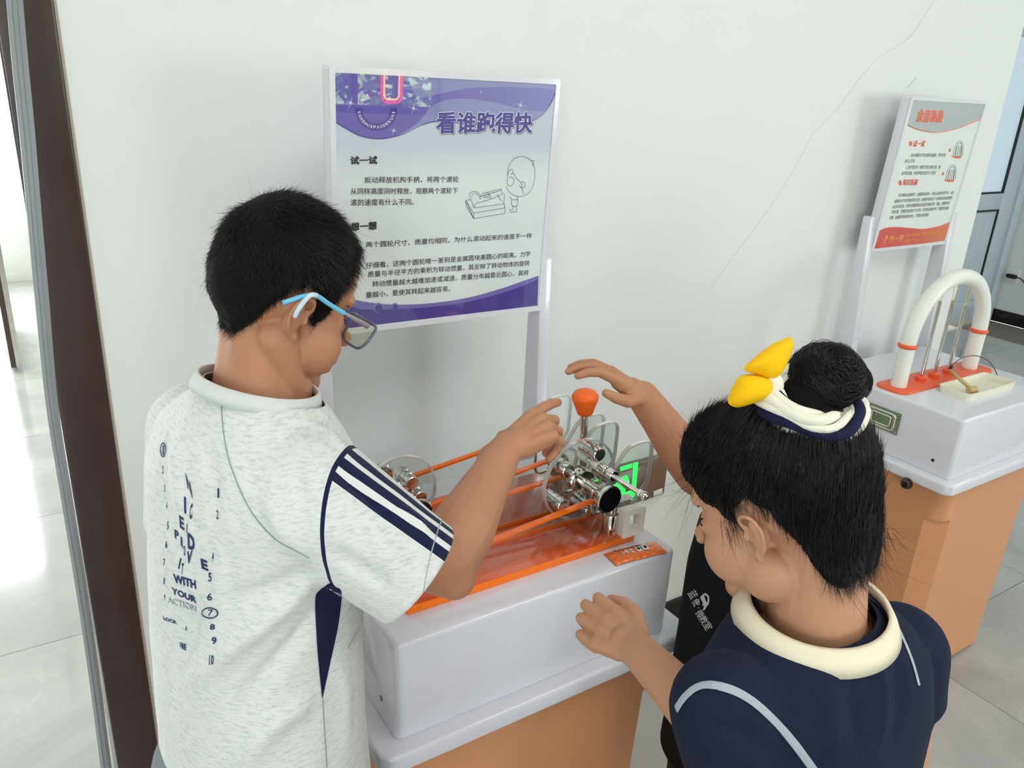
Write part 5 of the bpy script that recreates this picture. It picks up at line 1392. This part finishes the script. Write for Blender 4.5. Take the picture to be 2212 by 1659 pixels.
# navy side panel, seams, sleeve tidy
cloth_patch(gB, [(708, 1262), (690, 1276), (681, 1294), (683, 1360), (688, 1430), (696, 1508)], [(712, 1260), (724, 1268), (738, 1282), (731, 1350), (714, 1430), (697, 1508)], M['navy'], shirt, 'side_panel', .0009)
M['seam'] = mat('seam_thread', (150, 160, 164), .8)
cloth_line(gB, [(478, 868), (484, 940), (500, 1010), (540, 1100), (590, 1160), (640, 1190), (668, 1205)], .0011, M['seam'], shirt, 'seam', .0004)
cloth_line(gB, [(697, 1508), (700, 1570), (706, 1659)], .0010, M['seam'], shirt, 'seam', .0004)
# printed words and numbers on the back
def sm_(x, y): return (300+x/3.0727, 920+y/3.0722)
def q4(s, x, y, w_, h_, sk=0.0, rise=0.0):
    """box in the zoomed crop: centre x,y; width, height, slant, rise"""
    bl = (x-w_/2-sk/2, y+h_/2-rise/2*0); br = (x+w_/2-sk/2, y+h_/2+rise); tr = (x+w_/2+sk/2, y-h_/2+rise); tl = (x-w_/2+sk/2, y-h_/2)
    return (s, sm_(*bl), sm_(*br), sm_(*tr), sm_(*tl))
M['navy_print'] = mat('navy_print', (34, 38, 92), .6)
decal_text(gB, [q4('N', 331, 360, 34, 105, -18, 70), q4('I', 306, 521, 13, 110, -2, 10), q4('C', 345, 580, 18, 105, 6, -20), q4('E', 284, 632, 30, 85, -6, 22), q4('I', 318, 680, 5, 60, 6, 0), q4('D', 346, 760, 46, 105, -4, 26), q4('P', 250, 715, 28, 60, -4, 16), q4('R', 285, 765, 16, 68, -2, 16),
      q4('O', 302, 825, 10, 70, 0, 8), q4('V', 334, 876, 36, 85, 8, -8), q4('E', 434, 912, 44, 68, -8, 20), q4('I', 270, 912, 8, 70, 14, 4), q4('T', 288, 945, 12, 70, 8, 4), q4('WITH', 303, 1010, 150, 58, -6, 46), q4('YOUR', 298, 1090, 166, 44, -4, 68), q4('LOCK', 206, 1276, 90, 26, -8, 30),
      q4('A', 313, 1342, 10, 36, 2, 0), q4('U', 276, 1452, 8, 36, 2, 0), q4('RE', 298, 1460, 30, 40, -2, 10)], 'back_print', shirt, M['navy_print'], .0010, .040)
decal_text(gB, [q4('ACTION', 284, 1150, 188, 44, -6, 66)], 'back_print', shirt, M['navy_print'], .0010, .012)
decal_text(gB, [q4('ACTION', 284, 1150, 184, 40, -6, 66)], 'back_print_fill', shirt, M['rib'], .0014, -.012)
decal_text(gB, [q4('1', 526, 446, 11, 64), q4('2', 520, 588, 13, 60), q4('4', 490, 868, 10, 62, 4), q4('5', 471, 1004, 22, 58), q4('6', 468, 1135, 34, 50), q4('7', 474, 1240, 32, 42, 6), q4('8', 487, 1335, 34, 38), q4('9', 498, 1426, 34, 48), q4('10', 480, 1554, 30, 68, 2),
      q4('1', 161, 160, 8, 62), q4('2', 158, 290, 8, 54), q4('3', 170, 414, 6, 50), q4('4', 184, 530, 6, 50), q4('5', 192, 660, 10, 52), q4('6', 181, 788, 14, 50), q4('7', 167, 905, 12, 48), q4('8', 167, 1030, 9, 46), q4('9', 170, 1136, 8, 40)], 'back_number', shirt, M['navy_print'], .0010, .018)
for (x, y, rx, ry) in ((474, 1240, 50, 33), (166, 160, 16, 44)):
    cloth_line(gB, [sm_(x+rx*math.cos(a), y+ry*math.sin(a)) for a in np.linspace(0, 2*math.pi, 15)], .0013, M['navy_print'], shirt, 'number_ring', .0010, n=4)
# shorts
sc, sf = remesh(shp, .006, 6); npmesh('shorts', sc, sf, mat('grey_shorts', (118, 124, 128), .9, bump=.2), boy)

# ================================================================== GIRL
girl = thing('person', 'girl in navy cream-collared top with hair bun, her hand resting by the white stand', 'person', (.63, .36, 0))
RG = head_frame(107, -27, 0); sG = .86; oG = Vector((.597, .418, 1.228)); fG, lG = az(93), az(183)
hpG = head_prims(oG, RG, sG, .98, 1.06, .78, 1.10, -.016)
nkG = Vector((.616, .372, 1.125)); n0 = oG+RG@Vector((-.030, 0, -.030))
hpG += [capsule(n0, nkG, .043, .047), capsule(oG+RG@Vector((-.045, .015, -.015)), nkG-fG*.010+lG*.012, .030, .034), capsule(oG+RG@Vector((-.045, -.015, -.015)), nkG-fG*.010-lG*.012, .030, .034), capsule(oG+RG@Vector((.02, 0, -.055)), nkG+fG*.03, .028, .032)]
gc_, gf_ = remesh(hpG, .0021, 5)
shG = Vector((.484, .360, 1.078)); elG = at(1625, 1660, .775); wrG = at(1378, 1405, .945)
apG = arm_prims(shG, elG, wrG, (.040, .036, .031, .0225))
dG = (at(1306, 1352, .985)-wrG).normalized(); nG = (iv(.05, .35, .9)).normalized()
hpg, tipsG = hand_prims(wrG, dG, nG, .98, 1, [(6, 92, 52), (6, 94, 54), (9, 94, 54), (14, 92, 52)], (4, 1, -2, -5), ((.80, .58, -.15), (.98, .10, -.15), (.98, -.22, -.10)), W=.058, L=.058, plen=1.22)
shGr = Vector((.758, .352, 1.045)); elGr = Vector((.815, .352, .87)); wrGr = Vector((.80, .50, .80))
apGr = arm_prims(shGr, elGr, wrGr, (.040, .036, .030, .0225)); hgr, tgr = hand_prims(wrGr, (-.1, .8, -.4), (.6, .1, .8), .95, -1)
agc, agf = remesh(apG+hpg, .0016, 3); agc = relax(agc, agf, [(wrG, .030), (wrG-(wrG-elG).normalized()*.02, .030)], 40); arc_, arf = remesh(apGr+hgr, .003, 5)
torG = [loft([sring((.616, .372, 1.126), fG, lG, .042, .048), sring((.620, .368, 1.10), fG, lG, .058, .094), sring((.625, .362, 1.04), fG, lG, .078, .118), sring((.635, .35, .9), fG, lG, .078, .105), sring((.65, .34, .72), fG, lG, .09, .115)])]
lgG, shpG = legs(girl, (.648, .342), fG, lG, [(.59, .35), (.71, .35)], None, None, mat('girl_shoes', (226, 190, 196), .6), .86, .70, .52, .38)
tgc, tgf = remesh(torG+lgG, .0042, 4)
allc, allf = merge((gc_, gf_), (agc, agf), (arc_, arf), (tgc, tgf))
L = local(allc, oG, RG); red = .3*smoothstep(np.abs(L[:, 1]), .074, .086)*(np.linalg.norm(L, axis=1) < .11)
for p, d, n in tipsG: red += .3*np.exp(-(np.linalg.norm(allc-np.array(p), axis=1)/.010)**2)
npmesh('body', allc, allf, M['skin_girl'], girl, True, {'red': np.clip(red, 0, 1)})
nails(tipsG, girl, .95); eyes(girl, oG, RG, sG)
hlG = polyline_below([(-.12, -.038), (-.085, -.078), (-.065, -.084), (-.050, -.066), (-.040, -.010), (-.028, .016), (-.012, .034), (.004, .036), (.016, .022), (.026, .010), (.036, .020), (.050, .034), (.066, .052), (.078, .070), (.12, .08)])
def maskG(L):
    v = L[:, 2]-hlG(L[:, 0])+.003*np.sin(L[:, 0]*300)
    return np.where((np.abs(L[:, 1]) > .0775) & (L[:, 2] < .038), -1, v)
capG, gcp, gN, gv, gL = hair_cap(gc_, gf_, oG, RG, sG, maskG, .0085, M['hair_cap'], girl, 'hair', .0006, 90)
bunL = np.array([-.066, 0, .128])*1.0
def dirG(L): D = (bunL-L); return D/np.maximum(np.linalg.norm(D, axis=1, keepdims=True), 1e-6)
def strands_follow(c, N, v, L, n, seed, parent, name, length, width):
    # strands combed flat over the cap towards the bun
    rng = np.random.default_rng(seed); ok = np.where((v > .002) & (np.linalg.norm(L-np.array([-.055, 0, .12]), axis=1) > .066))[0]; idx = rng.choice(ok, n); RM = np.array(RG).T
    D = dirG(L[idx])@RM; Nn = N[idx]; D = D-Nn*(D*Nn).sum(1, keepdims=True); D /= np.maximum(np.linalg.norm(D, axis=1, keepdims=True), 1e-6)
    return strands(c[idx]+Nn*rng.uniform(.0002, .0012, (n, 1)), D+Nn*.03+rng.normal(size=(n, 3))*.03, length, width, 4, .10, M['hair'], name, parent, seed)
strands_follow(gcp, gN, gv, gL, 12000, 21, girl, 'hair_strands', .030, .00045)
edge_fuzz(gcp, gN, gv, gL, RG, 1500, .017, .00024, 52, girl, (.05, 0, -1), .03, .016)
bunc = at(1782, 826, .735)
rb = .0345
bp = [ellipsoid(bunc, (rb, rb*.96, rb*.92))]
for k in range(5):
    a = k*1.25; c = bunc+iv(.016*math.cos(a), .014*math.sin(a), .010); bp.append(ellipsoid(c, (.024, .020, .021)))
bco, bfc = remesh(bp, .002, 4); bN = normals(bco, bfc)
bv_ = np.array([noise.noise(Vector(tuple((p-np.array(bunc))*55))) for p in bco]); bco = bco+bN*(.0022*bv_[:, None])
bun = npmesh('hair_bun', bco, bfc, M['hair_cap'], girl)
def wound(center, R, axis, n, seed, w_, parent):
    rng = np.random.default_rng(seed); V = []; F = []; ctr = np.array(center); ax0 = np.array(axis)/np.linalg.norm(axis)
    for i in range(n):
        u = rng.normal(size=3); u /= np.linalg.norm(u); a = ax0+rng.normal(size=3)*.22; a /= np.linalg.norm(a); rad = R*rng.uniform(.99, 1.045); T = rng.uniform(.5, 1.3); segs = 7; b0 = len(V)
        wob = rng.normal(size=3)*.0012
        for k in range(segs+1):
            th = T*k/segs; v = u*math.cos(th)+np.cross(a, u)*math.sin(th)+a*(a@u)*(1-math.cos(th)); p = ctr+v*rad+wob*math.sin(math.pi*k/segs); tn = np.cross(a, v); tn /= max(1e-6, np.linalg.norm(tn)); s_ = np.cross(tn, v); ww = w_*(1-.8*abs(2*k/segs-1))
            V += [tuple(p+s_*ww), tuple(p-s_*ww), tuple(p+v*ww)]
        for k in range(segs):
            for j in range(3): q = b0+k*3+j; r = b0+k*3+(j+1) % 3; F.append((q, r, r+3, q+3))
    o = npmesh('bun_strands', np.array(V), np.array(F), M['hair'], parent); o['kind'] = 'stuff'
wound(bunc, rb*1.02, iv(.25, .45, .85), 4200, 9, .0005, bun)
rng = np.random.default_rng(5); ix = rng.integers(0, len(bco), 90); strands(bco[ix], bN[ix]*.4+rng.normal(size=(90, 3))*.6, .016, .00014, 5, 1.2, M['hair'], 'stray_hairs', bun, 10)
# neck of hair between cap and bun
bb = oG+RG@Vector((-.050*sG, 0, .112*sG))
mesh('bun_root', *capsule(bb-RG@Vector((.0, 0, .008)), bunc.lerp(bb, .3), .034, .028), M['hair_cap'], girl, True)
# wisps at nape, temple and forehead
def wisps(pts, n, seed, ln, spread=.35, curl=.7, grav=.25, root=girl, wd=.00028):
    rng = np.random.default_rng(seed); R0 = []; D0 = []
    for a, b in pts:
        for k in range(n): R0.append(a+Vector(tuple(rng.normal(size=3)*.006))); D0.append(Vector(b)+Vector(tuple(rng.normal(size=3)*spread)))
    return strands(np.array([tuple(v) for v in R0]), np.array([tuple(v) for v in D0]), ln, wd, 7, curl, M['hair'], 'loose_hairs', root, seed, grav)
def LG(x, y, z): return oG+RG@Vector((x*sG, y*sG, z*sG))
wisps([(LG(-.085, y, -.040), RG@Vector((.10, 0, -1.0))) for y in (-.045, -.03, -.015, 0, .015, .03, .045)], 30, 31, .026, .22, .5, .1)
wisps([(LG(-.070, y, -.052), RG@Vector((-.1, 0, -1))) for y in (-.03, -.01, .01, .03)], 26, 32, .034, .3, .9, .1)
wisps([(LG(.030, .064, .012), RG@Vector((-.1, .1, -1)))], 34, 33, .034, .18, .35, .1, wd=.0002)
wisps([(LG(.070, y, .060), RG@Vector((.6, .2, -.3))) for y in (.02, .04)], 16, 34, .055, .30, .8, .1, wd=.00018)
wisps([(LG(x, .05, .095), RG@Vector((.5, .5, .8))) for x in (.03, .055)], 16, 35, .028, .5, .8, -.1, wd=.00018)
wisps([(LG(-.095, -.03, -.045), RG@Vector((-.5, -.5, -.7)))], 8, 36, .030, .4, .9, 0, wd=.00016)
# scrunchie with bow
scr = thing('hair_scrunchie', 'cream and navy striped hair scrunchie with puffy yellow bow on the girl', 'hair tie', tuple(bb))
M['cream_cloth'] = mat('cream_cloth', (236, 234, 216), .85, spec=.2, bump=.2, bscale=300); M['yellow'] = mat('yellow_felt', (250, 196, 12), .75, spec=.25, bump=.15, bscale=350, var=.05, vscale=30)
sctr = at(1748, 868, .716); axs = iv(.18, .80, .58).normalized(); sx_ = (iv(1, -.22, 0)-axs*iv(1, -.22, 0).dot(axs)).normalized(); sy_ = axs.cross(sx_)
for k in range(8):
    ph = 2*math.pi*k/8; P = []
    for q in range(49):
        a = 2*math.pi*q/48; tw = ph+a*1.0+.35*math.sin(3*a+k); rr_ = .0400+.0088*math.cos(tw)+.002*math.sin(5*a+k); h = .0098*math.sin(tw)
        P.append(sctr+sx_*(rr_*math.cos(a)*1.02)+sy_*(rr_*math.sin(a)*.92)+axs*h)
    mesh('fabric_fold', *tube(P[:-1], .0052 if k % 3 else .0036, 10, closed=True), M['navy'] if k in (2, 6) else M['cream_cloth'], scr, True)
def pillow(name, outline, dist, T, m, root, tilt=(0, 0), lift=0):
    cx_ = sum(p[0] for p in outline)/len(outline); cy_ = sum(p[1] for p in outline)/len(outline)
    ol = [(v.x, v.y) for v in smooth_poly([(a, b, 0) for a, b in outline], 5, True)]; n = len(ol); V = []; F = []; K = 8
    for side in (1, -1):
        for k in range(K+1):
            r = k/K
            for (x, y) in ol:
                px, py = cx_+(x-cx_)*r, cy_+(y-cy_)*r; th = T*math.sqrt(max(0, 1-r**2.2))
                dd = dist+tilt[0]*(px-cx_)+tilt[1]*(py-cy_)
                V.append(at(px, py, dd)+iv(0, 0, side*th*1.0))
        b = 0 if side == 1 else (K+1)*n
        for k in range(K):
            for i in range(n):
                q = (b+k*n+i, b+k*n+(i+1) % n, b+(k+1)*n+(i+1) % n, b+(k+1)*n+i); F.append(q if side == 1 else q[::-1])
    return mesh(name, V, F, m, root, True)
pillow('bow_lobe', [(1607, 797), (1630, 772), (1665, 745), (1690, 733), (1708, 729), (1713, 745), (1703, 775), (1688, 805), (1668, 822), (1640, 812)], .703, .015, M['yellow'], scr, (.0001, 0))
pillow('bow_lobe', [(1598, 813), (1630, 809), (1664, 820), (1668, 842), (1650, 862), (1620, 874), (1590, 880), (1572, 868), (1580, 840)], .700, .015, M['yellow'], scr)
mesh('bow_knot', *ellipsoid(at(1668, 832, .705), (.010, .010, .012)), M['cream_cloth'], scr, True)

# ---- top with cream collar
ringsG = [sring((.616, .372, 1.150), fG, lG, .046, .050), sring((.616, .371, 1.132), fG, lG, .060, .072), sring((.617, .367, 1.112), fG, lG, .074, .110), sring((.618, .361, 1.082), fG, lG, .086, .136), sring((.624, .357, 1.03), fG, lG, .094, .140),
          sring((.632, .350, .95), fG, lG, .092, .126), sring((.642, .344, .84), fG, lG, .100, .128), sring((.65, .34, .72), fG, lG, .122, .146), sring((.655, .34, .58), fG, lG, .150, .170)]
slG = [capsule(shG+Vector((.006, 0, .004)), shG.lerp(elG, .62)+Vector((-.004, -.004, 0)), .052, .056), capsule(shGr+Vector((-.006, 0, .004)), shGr.lerp(elGr, .46), .052, .050)]
gG = Garment([loft(ringsG)]+slG, .0036, 14); gG.index()
for pts, w_, a_ in [([(1885, 1400), (1902, 1480), (1900, 1600)], .009, .005), ([(1835, 1470), (1850, 1540), (1850, 1640)], .009, -.005), ([(1930, 1400), (1950, 1480), (1930, 1600)], .008, -.005), ([(1530, 1560), (1600, 1580), (1680, 1640)], .008, -.004), ([(1620, 1430), (1560, 1480), (1500, 1520)], .010, .003), ([(1780, 1480), (1790, 1560), (1800, 1650)], .010, .004)]:
    gG.fold(pts, w_, a_*1.5)
gG.noise(.0024, 10, 13)
cG = Vector((.6165, .371, 1.136)); cnG = (UP-fG*.04+lG*.04).normalized()
gG.cut([(cG+cnG*.006, cnG, .10), (shG.lerp(elG, .52), elG-shG, .075), (shGr.lerp(elGr, .36), elGr-shGr, .07), ((.65, .34, .62), (0, 0, -1), .5)], [None, ((.63, .35, 0), (-1, 0, 0), .118), ((.63, .35, 0), (1, 0, 0), .142), None])
gG.index()
top = npmesh('sleeved_top', gG.co, gG.fc, mat('navy_jersey', (27, 34, 56), .85, var=.10, vscale=30, bump=.25, bscale=420, spec=.2), girl)
sm = top.modifiers.new('thick', 'SOLIDIFY'); sm.thickness = .0018; sm.offset = -1
cxG = (fG-cnG*fG.dot(cnG)).normalized(); cyG = cnG.cross(cxG)
M['collar'] = mat('cream_rib', (240, 232, 204), .85, spec=.2, bump=.15, bscale=300)
collar(top, cG+cnG*.000, cxG, cyG, cnG, .0665, .0740, M['collar'], .021, .0046, spread=.55)
M['silver'] = mat('silver_piping', (166, 176, 184), .6, bump=.3, bscale=260)
cloth_line(gG, [(1462, 1532), (1480, 1506), (1505, 1486), (1535, 1480), (1580, 1490), (1625, 1515), (1670, 1555), (1715, 1605), (1755, 1659), (1775, 1690)], .0072, M['silver'], top, 'shoulder_piping', .0009)
cloth_line(gG, [(1868, 1262), (1895, 1290), (1925, 1330), (1950, 1380), (1970, 1430), (1984, 1480)], .0050, M['silver'], top, 'shoulder_piping', .0009)
sc, sf = remesh(shpG, .006, 6); npmesh('shorts', sc, sf, mat('navy_shorts', (36, 42, 66), .9, bump=.2), girl)

# ================================================================== SMALL CHILD
kid = thing('person', 'small child in black T-shirt behind the girl, hand hovering over the orange knob', 'person', (1.0, .66, 0))
oK = Vector((1.085, .765, 1.03)); RK = head_frame(165, -12, 0); sK = .90; fK, lK = az(186), az(276)
hk = head_prims(oK, RK, sK, 1.0, 1.12); nkK = Vector((1.045, .735, .945)); hk += [capsule(oK+RK@Vector((-.03, 0, -.03)), nkK, .038, .042)]
kc, kf = remesh(hk, .0026, 5)
shK = at(1640, 1090, 1.30); elK = at(1508, 1022, 1.265); wrK = at(1388, 856, 1.225)
dK = (at(1322, 806, 1.20)-wrK).normalized(); nK = iv(.42, .80, .25).normalized()
hkk, tipsK = hand_prims(wrK, dK, nK, .98, -1, [(10, 26, 18), (16, 26, 16), (12, 28, 18), (10, 26, 18)], (4, -6, -8, -10), ((.62, .62, -.30), (.86, .22, -.22), (.90, .05, -.15)))
akc, akf = remesh(arm_prims(shK, elK, wrK, (.040, .037, .034, .025))+hkk, .0021, 4); akc = relax(akc, akf, [(wrK, .030), (wrK-(wrK-elK).normalized()*.02, .030)], 30)
shK2 = Vector((1.01, .625, .885)); elK2 = Vector((1.06, .585, .74)); wrK2 = Vector((.98, .56, .62))
h2, t2 = hand_prims(wrK2, (-.5, 0, -.8), (.3, -.9, 0), .85, 1)
lgK, shpK = legs(kid, (.942, .650), fK, lK, [(.960, .595), (.950, .715)], None, None, mat('child_shoes', (200, 60, 60), .6), .78, .60, .40, .30)
tk = [loft([sring(nkK, fK, lK, .040, .046), sring((1.02, .735, .92), fK, lK, .06, .09), sring((.992, .710, .84), fK, lK, .072, .100), sring((.957, .678, .70), fK, lK, .076, .10), sring((.938, .652, .58), fK, lK, .08, .10)])]
tkc, tkf = remesh(tk+lgK+arm_prims(shK2, elK2, wrK2, (.036, .033, .028, .021))+h2, .0042, 4)
allc, allf = merge((kc, kf), (akc, akf), (tkc, tkf)); npmesh('body', allc, allf, M['skin_kid'], kid, True, {'red': np.zeros(len(allc))})
nails(tipsK, kid, .9); eyes(kid, oK, RK, sK)
cK, c2_, N2_, v2_, L2_ = hair_cap(kc, kf, oK, RK, sK, maskB, .010, M['hair_cap'], kid, 'hair')
grow(cK, c2_, N2_, v2_, L2_, oK, RK, 2500, dirB, .016, .0006, 41, kid)
ringsK = [sring((1.03, .742, .965), fK, lK, .044, .050), sring((1.022, .738, .945), fK, lK, .066, .090), sring((1.012, .730, .915), fK, lK, .084, .118), sring((.988, .710, .85), fK, lK, .096, .124), sring((.960, .680, .74), fK, lK, .104, .122), sring((.940, .655, .63), fK, lK, .112, .128), sring((.930, .645, .52), fK, lK, .116, .132)]
gK = Garment([loft(ringsK), capsule(shK+Vector((.005, -.02, -.02)), shK.lerp(elK, .20), .050, .048), capsule(shK2, shK2.lerp(elK2, .7), .050, .050)], .004, 12); gK.index()
gK.noise(.003, 9, 23)
gK.cut([(Vector((1.026, .740, .953)), UP, .08), (shK.lerp(elK, .16), elK-shK, .07), (shK2.lerp(elK2, .7), elK2-shK2, .062), ((.965, .650, .545), (0, 0, -1), .5)]); gK.index()
ktop = npmesh('t_shirt', gK.co, gK.fc, mat('black_jersey', (19, 19, 21), .85, spec=.2, bump=.2, bscale=420), kid)
sm = ktop.modifiers.new('thick', 'SOLIDIFY'); sm.thickness = .0018; sm.offset = -1
M['shirt_white'] = mat('shirt_print_white', (196, 198, 204), .6)
for ch_, cx_, cy_, sz in (('蓝', 1497, 1284, 20), ('象', 1504, 1302, 19), ('·', 1509, 1313, 3), ('微', 1512, 1326, 19), ('教', 1520, 1339, 19), ('室', 1529, 1352, 19)):
    u_ = Vector((.50, .866)); v_ = Vector((.80, -.45)); c_ = Vector((cx_, cy_))
    a_ = u_*sz*.42; b_ = v_*sz*.52
    decal_text(gK, [(ch_, tuple(c_-a_-b_), tuple(c_+a_-b_), tuple(c_+a_+b_), tuple(c_-a_+b_))], 'shirt_lettering', ktop, M['shirt_white'], .0012, .004)
cloth_patch(gK, [(1512, 1290), (1517, 1300), (1521, 1308), (1518, 1318)], [(1520, 1282), (1524, 1296), (1528, 1306), (1522, 1318)], M['shirt_white'], ktop, 'shirt_emblem', .0012, 12, 4)
cloth_line(gK, [(1523, 1283), (1530, 1288), (1531, 1300), (1527, 1307), (1519, 1306)], .0035, M['shirt_white'], ktop, 'shirt_emblem', .0012)
sc, sf = remesh(shpK, .006, 6); npmesh('shorts', sc, sf, mat('black_shorts', (24, 24, 27), .9, bump=.2), kid)
